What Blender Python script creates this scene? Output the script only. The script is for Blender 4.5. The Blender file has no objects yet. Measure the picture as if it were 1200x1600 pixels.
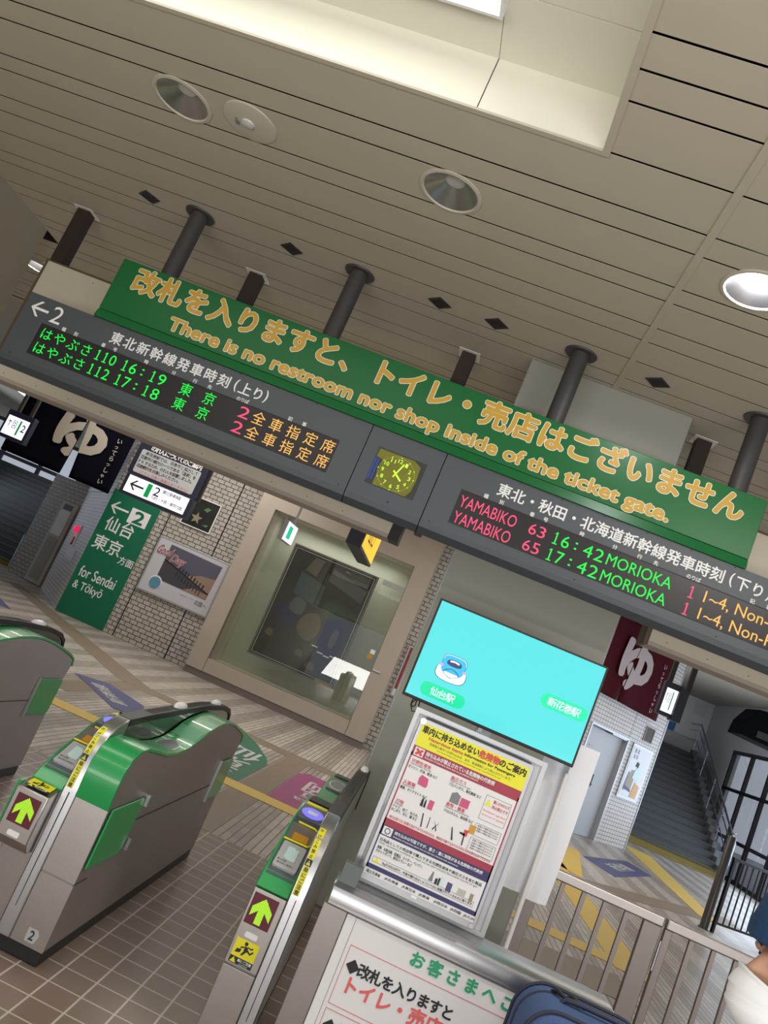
import bpy, bmesh, math, random
from mathutils import Vector, Matrix
random.seed(7)
S = bpy.context.scene
COL = S.collection
# ------------------------------------------------------------------ camera
cam = bpy.data.cameras.new('camera'); co = bpy.data.objects.new('camera', cam); COL.objects.link(co)
def cam_axes(yaw, pitch, roll):
    cy, sy, cp, sp, cr, sr = math.cos(yaw), math.sin(yaw), math.cos(pitch), math.sin(pitch), math.cos(roll), math.sin(roll)
    f = Vector((sy*cp, cy*cp, sp)); r0 = Vector((cy, -sy, 0)); u0 = r0.cross(f)
    return cr*r0 + sr*u0, -sr*r0 + cr*u0, f
r, u, f = cam_axes(-0.13055, 0.17379, 0.40723)
co.matrix_world = Matrix(((r.x, u.x, -f.x, 0), (r.y, u.y, -f.y, 0), (r.z, u.z, -f.z, 1.55), (0, 0, 0, 1)))
cam.sensor_fit = 'VERTICAL'; cam.sensor_height = 36; cam.lens = 36*1255.6/1600
cam.clip_start = .05; cam.clip_end = 200
S.camera = co
# ------------------------------------------------------------------ world, exposure, large lights
W = bpy.data.worlds.new('world'); S.world = W; W.use_nodes = True
bg = W.node_tree.nodes['Background']; bg.inputs[0].default_value = (.78, .86, 1, 1); bg.inputs[1].default_value = .5
S.view_settings.view_transform = 'Standard'; S.view_settings.look = 'None'
S.view_settings.exposure = 0.0; S.view_settings.gamma = 1; S.view_settings.use_curve_mapping = False
def area(name, loc, sx, sy, power, col=(1, .95, .87), rot=(0, 0, 0), spread=180):
    l = bpy.data.lights.new(name, 'AREA'); l.shape = 'RECTANGLE'; l.size = sx; l.size_y = sy; l.energy = power; l.color = col
    l.spread = math.radians(spread)
    o = bpy.data.objects.new(name, l); COL.objects.link(o); o.location = loc; o.rotation_euler = rot
    return o
area('hall_light', (-3, 10.6, 4.52), 8, .25, 200)
area('hall_light', (3.5, 12.8, 4.52), 6, .25, 150)
area('hall_light', (-6, 14.2, 4.52), 5, .25, 90)
area('gate_light', (2.4, 1.7, 3.93), 1.5, .3, 75)
area('gate_light', (-2.2, -0.6, 3.93), 3.6, .3, 30)
area('ceiling_fill', (1.5, -2.9, .7), 11, 2.2, 620, (1, .97, .92), (math.radians(160), 0, 0))  # added fill behind the camera, aimed upward to brighten the ceiling
area('window_daylight', (8.88, 17.0, 1.7), 2.6, 10, 300, (.72, .84, 1), (0, math.radians(90), 0))
area('recess_fill', (-2.5, 15.85, 3.44), 2.4, .1, 14)  # added fill that lightens the inside of the display recess
area('window_daylight', (-15.6, 22.0, 2.4), 2.5, 3, 60, (.72, .84, 1), (0, math.radians(-90), 0))

# ------------------------------------------------------------------ materials
MAT = {}
def mat(name, col, rough=.6, metal=0, emit=None, es=1, spec=.5, trans=0, alpha=1, noise=0, nscale=6, ndist=(1, 1, 1), bump=0, coat=0):
    if name in MAT: return MAT[name]
    m = bpy.data.materials.new(name); m.use_nodes = True; nt = m.node_tree; b = nt.nodes['Principled BSDF']
    b.inputs['Base Color'].default_value = (*col, 1); b.inputs['Roughness'].default_value = rough; b.inputs['Metallic'].default_value = metal
    b.inputs['Specular IOR Level'].default_value = spec; b.inputs['Transmission Weight'].default_value = trans; b.inputs['Alpha'].default_value = alpha
    b.inputs['Coat Weight'].default_value = coat
    if emit: b.inputs['Emission Color'].default_value = (*emit, 1); b.inputs['Emission Strength'].default_value = es
    if noise or bump:
        tc = nt.nodes.new('ShaderNodeTexCoord'); mp = nt.nodes.new('ShaderNodeMapping'); mp.inputs['Scale'].default_value = ndist
        nz = nt.nodes.new('ShaderNodeTexNoise'); nz.inputs['Scale'].default_value = nscale; nz.inputs['Detail'].default_value = 5
        nt.links.new(tc.outputs['Object'], mp.inputs[0]); nt.links.new(mp.outputs[0], nz.inputs['Vector'])
        if noise:
            mx = nt.nodes.new('ShaderNodeMix'); mx.data_type = 'RGBA'
            mx.inputs[6].default_value = (*[c*(1-noise) for c in col], 1); mx.inputs[7].default_value = (*[min(1, c*(1+noise)) for c in col], 1)
            nt.links.new(nz.outputs[0], mx.inputs[0]); nt.links.new(mx.outputs[2], b.inputs['Base Color'])
        if bump:
            bp = nt.nodes.new('ShaderNodeBump'); bp.inputs['Strength'].default_value = bump; bp.inputs['Distance'].default_value = .01
            nt.links.new(nz.outputs[0], bp.inputs['Height']); nt.links.new(bp.outputs[0], b.inputs['Normal'])
    MAT[name] = m
    return m
def brick(name, c1, c2, mortar, bw, bh, ms, offset=.5, rough=.45, bump=.4):
    m = bpy.data.materials.new(name); m.use_nodes = True; nt = m.node_tree; b = nt.nodes['Principled BSDF']
    tc = nt.nodes.new('ShaderNodeTexCoord'); br = nt.nodes.new('ShaderNodeTexBrick'); br.offset = offset; br.squash = 1
    br.inputs['Color1'].default_value = (*c1, 1); br.inputs['Color2'].default_value = (*c2, 1); br.inputs['Mortar'].default_value = (*mortar, 1)
    br.inputs['Scale'].default_value = 1; br.inputs['Brick Width'].default_value = bw; br.inputs['Row Height'].default_value = bh
    br.inputs['Mortar Size'].default_value = ms; br.inputs['Mortar Smooth'].default_value = .1
    nt.links.new(tc.outputs['UV'], br.inputs['Vector']); nt.links.new(br.outputs['Color'], b.inputs['Base Color'])
    b.inputs['Roughness'].default_value = rough
    if bump:
        bp = nt.nodes.new('ShaderNodeBump'); bp.inputs['Strength'].default_value = bump; bp.inputs['Distance'].default_value = .004; bp.invert = True
        nt.links.new(br.outputs['Fac'], bp.inputs['Height']); nt.links.new(bp.outputs[0], b.inputs['Normal'])
    MAT[name] = m
    return m
def stripes(name, c1, c2, grout, pitch, group, along, rough=.38):
    """floor strips that run along Y: rows `pitch` wide, colours alternating every `group` rows, grout between, thin cross joints every `along`"""
    m = bpy.data.materials.new(name); m.use_nodes = True; nt = m.node_tree; b = nt.nodes['Principled BSDF']; L = nt.links
    def math_(op, a, bb=None):
        n = nt.nodes.new('ShaderNodeMath'); n.operation = op
        for i, v in enumerate((a, bb)):
            if v is None: continue
            if isinstance(v, (int, float)): n.inputs[i].default_value = v
            else: L.new(v, n.inputs[i])
        return n.outputs[0]
    tc = nt.nodes.new('ShaderNodeTexCoord'); sp = nt.nodes.new('ShaderNodeSeparateXYZ'); L.new(tc.outputs['UV'], sp.inputs[0])
    row = math_('DIVIDE', sp.outputs[0], pitch); fr = math_('FRACT', row); idx = math_('FLOOR', row)
    g = math_('LESS_THAN', math_('FRACT', math_('DIVIDE', idx, group*2)), .5)
    wn = nt.nodes.new('ShaderNodeTexWhiteNoise'); wn.noise_dimensions = '2D'
    cb = nt.nodes.new('ShaderNodeCombineXYZ'); ay = math_('ADD', math_('DIVIDE', sp.outputs[1], along), math_('MULTIPLY', idx, .37))
    L.new(idx, cb.inputs[0]); L.new(math_('FLOOR', ay), cb.inputs[1]); L.new(cb.outputs[0], wn.inputs[0])
    mx = nt.nodes.new('ShaderNodeMix'); mx.data_type = 'RGBA'; mx.inputs[6].default_value = (*c1, 1); mx.inputs[7].default_value = (*c2, 1); L.new(g, mx.inputs[0])
    hs = nt.nodes.new('ShaderNodeHueSaturation'); L.new(mx.outputs[2], hs.inputs['Color']); L.new(math_('ADD', math_('MULTIPLY', wn.outputs[0], .25), .88), hs.inputs['Value'])
    gr = math_('MAXIMUM', math_('LESS_THAN', fr, .13), math_('LESS_THAN', math_('FRACT', ay), .02))
    m2 = nt.nodes.new('ShaderNodeMix'); m2.data_type = 'RGBA'; L.new(gr, m2.inputs[0]); L.new(hs.outputs[0], m2.inputs[6]); m2.inputs[7].default_value = (*grout, 1)
    L.new(m2.outputs[2], b.inputs['Base Color']); b.inputs['Roughness'].default_value = rough
    MAT[name] = m
    return m
def dots(name, col, dark, pitch, es=1.2):
    m = bpy.data.materials.new(name); m.use_nodes = True; nt = m.node_tree; b = nt.nodes['Principled BSDF']; L = nt.links
    tc = nt.nodes.new('ShaderNodeTexCoord'); vo = nt.nodes.new('ShaderNodeVectorMath'); vo.operation = 'SCALE'; vo.inputs[3].default_value = 1/pitch
    L.new(tc.outputs['UV'], vo.inputs[0]); fr = nt.nodes.new('ShaderNodeVectorMath'); fr.operation = 'FRACTION'; L.new(vo.outputs[0], fr.inputs[0])
    ds = nt.nodes.new('ShaderNodeVectorMath'); ds.operation = 'DISTANCE'; L.new(fr.outputs[0], ds.inputs[0]); ds.inputs[1].default_value = (.5, .5, 0)
    lt = nt.nodes.new('ShaderNodeMath'); lt.operation = 'LESS_THAN'; L.new(ds.outputs['Value'], lt.inputs[0]); lt.inputs[1].default_value = .43
    mx = nt.nodes.new('ShaderNodeMix'); mx.data_type = 'RGBA'; L.new(lt.outputs[0], mx.inputs[0]); mx.inputs[6].default_value = (*dark, 1); mx.inputs[7].default_value = (*col, 1)
    b.inputs['Base Color'].default_value = (*dark, 1); L.new(mx.outputs[2], b.inputs['Emission Color']); b.inputs['Emission Strength'].default_value = es
    MAT[name] = m
    return m
def glass(name, tint=(1, 1, 1), rough=0, refl=.04):
    m = bpy.data.materials.new(name); m.use_nodes = True; nt = m.node_tree; nt.nodes.remove(nt.nodes['Principled BSDF']); out = nt.nodes['Material Output']
    t = nt.nodes.new('ShaderNodeBsdfTransparent'); t.inputs[0].default_value = (*tint, 1); g = nt.nodes.new('ShaderNodeBsdfGlossy'); g.inputs['Roughness'].default_value = rough
    lw = nt.nodes.new('ShaderNodeLayerWeight'); lw.inputs[0].default_value = .5; fz = nt.nodes.new('ShaderNodeMath'); fz.operation = 'POWER'; fz.inputs[1].default_value = 4; nt.links.new(lw.outputs['Facing'], fz.inputs[0])
    ad = nt.nodes.new('ShaderNodeMath'); ad.operation = 'ADD'; ad.inputs[1].default_value = refl; nt.links.new(fz.outputs[0], ad.inputs[0])
    x = nt.nodes.new('ShaderNodeMixShader'); nt.links.new(ad.outputs[0], x.inputs[0]); nt.links.new(t.outputs[0], x.inputs[1]); nt.links.new(g.outputs[0], x.inputs[2])
    nt.links.new(x.outputs[0], out.inputs[0]); MAT[name] = m
    return m
mat('ceil', (.50, .455, .36), .7, noise=.04, nscale=3); mat('ceil_dark', (.02, .018, .015), .9); mat('recess', (.74, .73, .62), .6)
mat('beige_wall', (.31, .275, .205), .7, noise=.04, nscale=2); mat('beige', (.62, .56, .45), .35, noise=.03, nscale=2, spec=.5); mat('brown_edge', (.12, .08, .05), .6)
mat('pillar_clad', (.31, .31, .265), .45, noise=.03, nscale=3); mat('case_frame', (.43, .365, .31), .55, noise=.05, nscale=4); mat('case_kick', (.16, .14, .125), .5)
mat('case_back', (.50, .50, .42), .8); mat('black', (.012, .012, .013), .5); mat('blackish', (.03, .028, .028), .45); mat('post_grey', (.055, .05, .05), .5, noise=.15, nscale=8); mat('post_brown', (.03, .018, .014), .6)
mat('green_board', (.006, .125, .03), .32, spec=.4); mat('gold', (.56, .34, .045), .4); mat('white_paint', (.85, .83, .76), .5); mat('white', (.82, .82, .82), .55)
mat('grey_housing', (.078, .088, .10), .42, metal=.2); mat('seam', (.01, .01, .01), .8); mat('led_off', (.018, .016, .02), .3); mat('led_off_red', (.035, .014, .022), .3)
mat('led_green', (0, .05, 0), .5, emit=(.005, .95, .07), es=1.0); mat('led_red', (.1, 0, .02), .5, emit=(1, .09, .2), es=.95); mat('led_amber', (.1, .05, 0), .5, emit=(1, .52, .12), es=1.0)
mat('clock_face', (.17, .17, .008), .35, noise=.35, nscale=9); mat('clock_lume', (.5, .75, .05), .5, emit=(.55, .85, .06), es=.55); mat('blue_tape', (.02, .06, .25), .4)
mat('steel', (.52, .5, .48), .3, metal=1, noise=.08, nscale=14, ndist=(1, 1, 12)); mat('steel_dark', (.36, .33, .32), .38, metal=.85, noise=.08, nscale=5); mat('steel_bright', (.52, .52, .53), .33, metal=1)
mat('steel_body', (.30, .262, .25), .42, metal=.45, noise=.06, nscale=4); mat('alu', (.44, .45, .47), .4, metal=.5)
mat('gate_green', (.012, .30, .075), .3, coat=.3); mat('gate_green_dark', (.008, .2, .05), .4); mat('acrylic', (.006, .016, .01), .06, spec=.6); mat('smoke', (.018, .015, .015), .4, spec=.15)
mat('sensor_white', (.8, .8, .8), .3); mat('reader_grey', (.09, .095, .12), .35); mat('label_grey', (.42, .43, .44), .4); mat('yellow', (.78, .72, .02), .5); mat('yellow_rim', (.85, .75, .02), .35)
mat('ic_glow', (.1, .1, .5), .3, emit=(.22, .19, .85), es=.75); mat('orange', (.55, .27, .02), .4); mat('ticket_blue', (.55, .75, .75), .5)
mat('panel_maroon', (.055, .008, .014), .25, emit=(.1, .012, .025), es=.5); dots('arrow_dots', (.5, .95, .02), (.1, .2, .01), .0058, 1.0)
mat('tv_screen', (.01, .02, .02), .15, spec=.3, emit=(.13, .87, .88), es=.95); mat('tv_blue', (.02, .3, .5), .4, emit=(.02, .36, .6), es=.9); mat('tv_navy', (.02, .03, .1), .4, emit=(.02, .03, .1), es=.9); mat('tv_white', (.7, .75, .8), .4, emit=(.78, .86, .95), es=.9)
mat('tv_pill', (.0, .4, .2), .4, emit=(0, .62, .30), es=.9); mat('tv_pink', (.8, .2, .5), .4, emit=(.85, .15, .5), es=.9)
mat('paper', (.74, .74, .76), .6); mat('paper_cool', (.56, .56, .61), .4, coat=.3); mat('ink', (.015, .015, .02), .6); mat('ink_grey', (.2, .2, .22), .6); mat('ink_red', (.62, .07, .07), .6); mat('salmon', (.75, .13, .13), .6)
mat('poster_yellow', (.75, .73, .02), .5); mat('poster_maroon', (.34, .03, .06), .5); mat('poster_navy', (.03, .03, .12), .5); mat('poster_pink', (.55, .08, .2), .5); mat('poster_green', (.02, .35, .17), .5)
mat('column_green', (.004, .145, .075), .5); mat('noren_black', (.004, .004, .009), .9, spec=.05, bump=.2, nscale=80); mat('noren_red', (.05, .003, .007), .9, spec=.1, bump=.2, nscale=80); mat('noren_print', (.42, .37, .31), .85); mat('noren_print_red', (.40, .33, .33), .85)
mat('lightbox', (.8, .8, .85), .4, emit=(.86, .88, 1), es=.95); mat('lightbox_green', (0, .2, .04), .4, emit=(0, .16, .04), es=.9); mat('lightbox_yellow', (.8, .5, 0), .4, emit=(.95, .55, .02), es=.85); mat('navy_dark', (.015, .015, .035), .4)
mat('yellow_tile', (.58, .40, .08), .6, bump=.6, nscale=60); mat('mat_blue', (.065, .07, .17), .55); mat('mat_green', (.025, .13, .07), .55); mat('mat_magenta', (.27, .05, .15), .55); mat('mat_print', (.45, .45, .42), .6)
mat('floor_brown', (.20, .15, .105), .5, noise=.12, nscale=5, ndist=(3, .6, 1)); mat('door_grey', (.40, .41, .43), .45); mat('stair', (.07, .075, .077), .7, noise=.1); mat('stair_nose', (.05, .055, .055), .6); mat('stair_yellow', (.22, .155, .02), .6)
mat('white_wall', (.66, .65, .66), .6); mat('frame_black', (.012, .012, .014), .4); mat('rail_steel', (.42, .45, .54), .25, metal=1); mat('fence_steel', (.35, .325, .315), .36, metal=.9, noise=.07, nscale=6); mat('fence_brown', (.24, .21, .20), .4, metal=.6)
mat('bag_blue', (.055, .10, .24), .85, bump=.3, nscale=160); mat('bag_trim', (.02, .025, .05), .6); mat('skin', (.55, .30, .20), .5); mat('mask', (.82, .83, .86), .8, bump=.1, nscale=120); mat('hat_blue', (.012, .05, .13), .9, bump=.3, nscale=90); mat('hair', (.02, .016, .014), .5); mat('jacket', (.05, .06, .10), .9); mat('trousers', (.03, .03, .04), .9)
mat('mat_print_green', (.13, .42, .24), .35); mat('blue_mark', (.10, .27, .38), .5); mat('red_lit', (.6, .02, .08), .3, emit=(.9, .02, .12), es=.8); mat('lightbox_dim', (.6, .62, .72), .5); mat('exit_green', (0, .4, .2), .4, emit=(0, .5, .25), es=.9); mat('fence_dark', (.10, .095, .095), .35, metal=.6); mat('bracket_grey', (.11, .13, .13), .4, metal=.3); mat('sheet_white', (.86, .88, .95), .6); mat('heater_black', (.004, .004, .005), .9, spec=.05); mat('print_tan', (.11, .09, .065), .5); mat('print_grey', (.085, .09, .10), .5); mat('print_green', (.025, .045, .028), .5); mat('disc_beige', (.55, .51, .42), .6); mat('stringer', (.15, .15, .155), .8); mat('tube', (1, 1, 1), .4, emit=(1, 1, .93), es=4.5); mat('lamp_on', (1, 1, 1), .4, emit=(1, .98, .95), es=14); mat('reflector', (.62, .62, .66), .3, metal=1); mat('lamp_glass', (.6, .6, .58), .2); mat('red_plastic', (.5, .01, .03), .3); mat('green_plant', (.1, .2, .08), .7); mat('sky_poster', (.05, .2, .5), .5)
mat('asphalt', (.3, .3, .32), .8); mat('sunset_a', (.10, .095, .14), .5); mat('sunset_b', (.30, .20, .15), .5); mat('sunset_c', (.06, .055, .07), .5); mat('red_food', (.3, .03, .03), .5, noise=.8, nscale=14); mat('dark_photo', (.02, .022, .022), .3, noise=.7, nscale=5); mat('photo_navy', (.015, .015, .06), .4); mat('photo_tan', (.28, .23, .16), .5); mat('photo_grey', (.16, .17, .18), .4); mat('photo_teal', (.04, .07, .075), .4)
brick('brick_run', (.50, .465, .42), (.42, .39, .35), (.05, .045, .04), .156, .088, .0075)
brick('brick_stack', (.58, .54, .51), (.52, .48, .45), (.11, .095, .09), .1, .079, .0058, offset=0)
brick('brick_brown', (.30, .25, .20), (.24, .20, .16), (.05, .042, .035), .2, .1, .009)
brick('tile_brown', (.225, .165, .14), (.20, .147, .125), (.55, .48, .43), .1403, .1465, .0042, offset=0, rough=.3, bump=.15)
stripes('strip_floor', (.45, .40, .355), (.315, .275, .24), (.05, .042, .035), .0615, 4, .2)
glass('pane'); glass('case_glass', (.95, .97, .95), 0, .07)

# ------------------------------------------------------------------ mesh helpers
class Fr:
    """a local frame: P(u, v, n) = origin + u*ux + v*uz + n*normal (normal towards the viewer's side)"""
    def __init__(s, o, ux=(1, 0, 0), uz=(0, 0, 1)):
        s.o = Vector(o); s.ux = Vector(ux).normalized(); s.uz = Vector(uz).normalized(); s.n = s.ux.cross(s.uz)
    def P(s, u, v, n=0): return s.o + s.ux*u + s.uz*v + s.n*n
def YP(y): return Fr((0, y, 0))
FLOOR = Fr((0, 0, 0), (1, 0, 0), (0, 1, 0))
class MB:
    def __init__(s): s.v = []; s.f = []; s.uv = []; s.sm = []; s.mi = []; s.m = 0
    def face(s, pts, uvs=None, sm=False):
        i = len(s.v); s.v += [Vector(p) for p in pts]; s.f.append(list(range(i, i+len(pts)))); s.uv.append(uvs or [(0, 0)]*len(pts)); s.sm.append(sm); s.mi.append(s.m)
        return s
    def quad(s, fr, u0, v0, u1, v1, n=0):
        return s.face([fr.P(u0, v0, n), fr.P(u1, v0, n), fr.P(u1, v1, n), fr.P(u0, v1, n)], [(u0, v0), (u1, v0), (u1, v1), (u0, v1)])
    def prism(s, fr, pts, n0, n1, sm=False):
        """polygon pts (u,v) counter-clockwise seen from +n, solid from n0 to n1"""
        if sum(a[0]*b[1]-b[0]*a[1] for a, b in zip(pts, pts[1:]+pts[:1])) < 0: pts = pts[::-1]
        k = len(pts); i = len(s.v)
        s.v += [fr.P(p[0], p[1], n1) for p in pts] + [fr.P(p[0], p[1], n0) for p in pts]
        s.f.append([i+j for j in range(k)]); s.uv.append(list(pts)); s.sm.append(False); s.mi.append(s.m)
        s.f.append([i+k+j for j in reversed(range(k))]); s.uv.append(list(reversed(pts))); s.sm.append(False); s.mi.append(s.m)
        for j in range(k):
            a, b = j, (j+1) % k
            s.f.append([i+a, i+k+a, i+k+b, i+b]); d = math.dist(pts[a], pts[b]); s.uv.append([(0, n1), (0, n0), (d, n0), (d, n1)]); s.sm.append(sm); s.mi.append(s.m)
        return s
    def box(s, fr, u0, v0, u1, v1, n0, n1): return s.prism(fr, [(u0, v0), (u1, v0), (u1, v1), (u0, v1)], n0, n1)
    def wbox(s, x0, y0, z0, x1, y1, z1): return s.box(YP(0), x0, z0, x1, z1, -y1, -y0)
    def disc(s, fr, cu, cv, ru, n0, n1, rv=None, seg=32, sm=True):
        rv = rv or ru
        return s.prism(fr, [(cu+ru*math.cos(2*math.pi*k/seg), cv+rv*math.sin(2*math.pi*k/seg)) for k in range(seg)], n0, n1, sm)
    def rrect(s, fr, u0, v0, u1, v1, rr, n0, n1, seg=6):
        pts = []
        for cx, cy, a in ((u1-rr, v1-rr, 0), (u0+rr, v1-rr, 90), (u0+rr, v0+rr, 180), (u1-rr, v0+rr, 270)):
            for k in range(seg+1):
                t = math.radians(a+90*k/seg); pts.append((cx+rr*math.cos(t), cy+rr*math.sin(t)))
        return s.prism(fr, pts, n0, n1, True)
    def frame(s, fr, u0, v0, u1, v1, w, n0, n1):
        s.box(fr, u0, v0, u1, v0+w, n0, n1); s.box(fr, u0, v1-w, u1, v1, n0, n1); s.box(fr, u0, v0+w, u0+w, v1-w, n0, n1); s.box(fr, u1-w, v0+w, u1, v1-w, n0, n1)
        return s
    def lathe(s, c, prof, seg=28, axis='Z', closed=False):
        """prof: list of (radius, height) about an axis through c"""
        c = Vector(c); i = len(s.v); k = len(prof)
        for j in range(seg):
            t = 2*math.pi*j/seg
            for (q, h) in prof:
                p = (q*math.cos(t), q*math.sin(t), h) if axis == 'Z' else (q*math.cos(t), h, q*math.sin(t)) if axis == 'Y' else (h, q*math.cos(t), q*math.sin(t))
                s.v.append(c+Vector(p))
        for j in range(seg):
            for a in range(k-1):
                s.f.append([i+j*k+a, i+((j+1) % seg)*k+a, i+((j+1) % seg)*k+a+1, i+j*k+a+1]); s.uv.append([(0, 0)]*4); s.sm.append(True); s.mi.append(s.m)
        return s
    def tube(s, pts, rad, seg=10, caps=True):
        pts = [Vector(p) for p in pts]; i = len(s.v); n = len(pts); rads = rad if isinstance(rad, (list, tuple)) else [rad]*n
        prev = None
        for k, p in enumerate(pts):
            d = (pts[min(k+1, n-1)]-pts[max(k-1, 0)]).normalized()
            if prev is None: prev = d.orthogonal().normalized()
            a = (prev-d*prev.dot(d)).normalized(); prev = a; b = d.cross(a)
            for j in range(seg):
                t = 2*math.pi*j/seg; s.v.append(p+(a*math.cos(t)+b*math.sin(t))*rads[k])
        for k in range(n-1):
            for j in range(seg):
                s.f.append([i+k*seg+j, i+k*seg+(j+1) % seg, i+(k+1)*seg+(j+1) % seg, i+(k+1)*seg+j]); s.uv.append([(0, 0)]*4); s.sm.append(True); s.mi.append(s.m)
        if caps:
            s.f.append([i+j for j in reversed(range(seg))]); s.uv.append([(0, 0)]*seg); s.sm.append(False); s.mi.append(s.m)
            s.f.append([i+(n-1)*seg+j for j in range(seg)]); s.uv.append([(0, 0)]*seg); s.sm.append(False); s.mi.append(s.m)
        return s
    def ell(s, c, rx, ry, rz, seg=24, rings=14, rot=None):
        c = Vector(c); i = len(s.v); R3 = rot or Matrix.Identity(3)
        for a in range(rings+1):
            th = math.pi*a/rings
            for j in range(seg):
                t = 2*math.pi*j/seg; s.v.append(c+R3 @ Vector((rx*math.sin(th)*math.cos(t), ry*math.sin(th)*math.sin(t), rz*math.cos(th))))
        for a in range(rings):
            for j in range(seg):
                s.f.append([i+a*seg+j, i+(a+1)*seg+j, i+(a+1)*seg+(j+1) % seg, i+a*seg+(j+1) % seg]); s.uv.append([(0, 0)]*4); s.sm.append(True); s.mi.append(s.m)
        return s
    def build(s, name, mats, parent=None, bevel=0):
        if not isinstance(mats, (list, tuple)): mats = [mats]
        base = Vector(parent['_b']) if parent is not None and '_b' in parent else Vector((0, 0, 0))
        me = bpy.data.meshes.new(name); me.from_pydata([tuple(v-base) for v in s.v], [], s.f)
        uvl = me.uv_layers.new(name='UVMap'); k = 0
        for fuv in s.uv:
            for q in fuv: uvl.data[k].uv = (q[0], q[1]); k += 1
        me.polygons.foreach_set('use_smooth', s.sm); me.polygons.foreach_set('material_index', s.mi)
        for m in mats: me.materials.append(MAT[m])
        bm = bmesh.new(); bm.from_mesh(me); bmesh.ops.remove_doubles(bm, verts=bm.verts, dist=1e-6); bmesh.ops.recalc_face_normals(bm, faces=bm.faces) if len(s.f) > 5 else None
        bm.to_mesh(me); bm.free()
        if any(s.sm): me.set_sharp_from_angle(angle=math.radians(40))
        o = bpy.data.objects.new(name, me); COL.objects.link(o)
        if parent is not None: o.parent = parent; o['_b'] = list(base)
        if bevel:
            b = o.modifiers.new('bevel', 'BEVEL'); b.width = bevel; b.segments = 2; b.limit_method = 'ANGLE'; b.angle_limit = math.radians(50)
        return o
def tag(o, label=None, cat=None, group=None, kind=None):
    for k, v in (('label', label), ('category', cat), ('group', group), ('kind', kind)):
        if v: o[k] = v
    return o
def thing(name, base, label, cat, group=None):
    o = bpy.data.objects.new(name, None); COL.objects.link(o); o.location = base; o.empty_display_size = .1; o['_b'] = list(base)
    return tag(o, label, cat, group)
def struct(name, mb, mats, label=None, bevel=0):
    o = mb.build(name, mats, None, bevel); return tag(o, label, None, None, 'structure')
GC = {}
def glyphs(body):
    if body in GC: return GC[body]
    c = bpy.data.curves.new('t', 'FONT'); c.body = body; c.size = 1; c.resolution_u = 3; c.space_line = .95
    o = bpy.data.objects.new('t', c); COL.objects.link(o); bpy.context.view_layer.update()
    me = bpy.data.meshes.new_from_object(o); v = [tuple(p.co[:2]) for p in me.vertices]; fs = [list(p.vertices) for p in me.polygons]
    bpy.data.objects.remove(o); bpy.data.curves.remove(c); bpy.data.meshes.remove(me); GC[body] = (v, fs)
    return v, fs
def shifts(off):
    if off <= .008: return [(0, 0)]
    k = 4 if off < .022 else 8 if off < .05 else 12
    return [(0, 0)]+[(off*math.cos(2*math.pi*i/k+.4), off*math.sin(2*math.pi*i/k+.4)) for i in range(k)]
def put_text(mb, body, fr, u0, u1, v0, v1, n, off=0, shear=0):
    """lettering fitted to the rectangle u0..u1, v0..v1; off thickens the strokes (in em)"""
    v, fs = glyphs(body)
    x0, x1 = min(p[0] for p in v), max(p[0] for p in v); y0, y1 = min(p[1] for p in v), max(p[1] for p in v)
    sx = (u1-u0)/max(1e-6, x1-x0); sy = (v1-v0)/max(1e-6, y1-y0); e = min(sx, sy)
    for si, (dx, dy) in enumerate(shifts(off)):
        i = len(mb.v); q = []
        for p in v: b = v0+(p[1]-y0)*sy+dy*e; q.append((u0+(p[0]-x0)*sx+shear*(b-v0)+dx*e, b))
        mb.v += [fr.P(a, b, n+si*1.2e-4) for a, b in q]
        for fc in fs: mb.f.append([i+k for k in fc]); mb.uv.append([q[k] for k in fc]); mb.sm.append(False); mb.mi.append(mb.m)
    return mb
def text(name, body, fr, u0, u1, v0, v1, n, m, parent, off=.012, shear=0):
    return put_text(MB(), body, fr, u0, u1, v0, v1, n, off, shear).build(name, m, parent)
def chars(mb, body, fr, u0, u1, vc, h, n, off=.012):
    """monospaced full-width characters spread evenly, each kept at its own proportions"""
    k = len(body); w = (u1-u0-h)/max(1, k-1)
    for i, ch in enumerate(body):
        if ch == ' ': continue
        v, fs = glyphs(ch); cx = u0+h/2+w*i
        for si, (dx, dy) in enumerate(shifts(off)):
            j = len(mb.v); q = [(cx+(p[0]-.5+dx)*h*1.06, vc+(p[1]-.375+dy)*h*1.06) for p in v]
            mb.v += [fr.P(a, b, n+si*1.2e-4) for a, b in q]
            for fc in fs: mb.f.append([j+t for t in fc]); mb.uv.append([q[t] for t in fc]); mb.sm.append(False); mb.mi.append(mb.m)
    return mb
def copy_tree(o, parent=None):
    c = o.copy(); COL.objects.link(c); c.parent = parent
    for ch in list(o.children): copy_tree(ch, c)
    return c
def arrow_left(mb, fr, u0, v0, u1, v1, w, n0, n1):
    cv = (v0+v1)/2; t = (v1-v0)/2
    mb.prism(fr, [(u0+.3*w, cv-w/2), (u1, cv-w/2), (u1, cv+w/2), (u0+.3*w, cv+w/2)], n0, n1)
    for sg in (1, -1): mb.prism(fr, [(u0, cv), (u0+w*1.15, cv), (u0+t+w*1.15, cv+sg*t), (u0+t, cv+sg*t)], n0, n1*1.01)
    return mb
def arrow_up(mb, fr, cu, v0, v1, half, w, n0, n1):
    mb.prism(fr, [(cu-w/2, v0), (cu+w/2, v0), (cu+w/2, v1-w*.4), (cu-w/2, v1-w*.4)], n0, n1)
    for sg in (1, -1): mb.prism(fr, [(cu, v1), (cu, v1-w*1.35), (cu+sg*half, v1-half*1.0-w*1.35), (cu+sg*half, v1-half*1.0)], n0, n1*1.01)
    return mb
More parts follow.
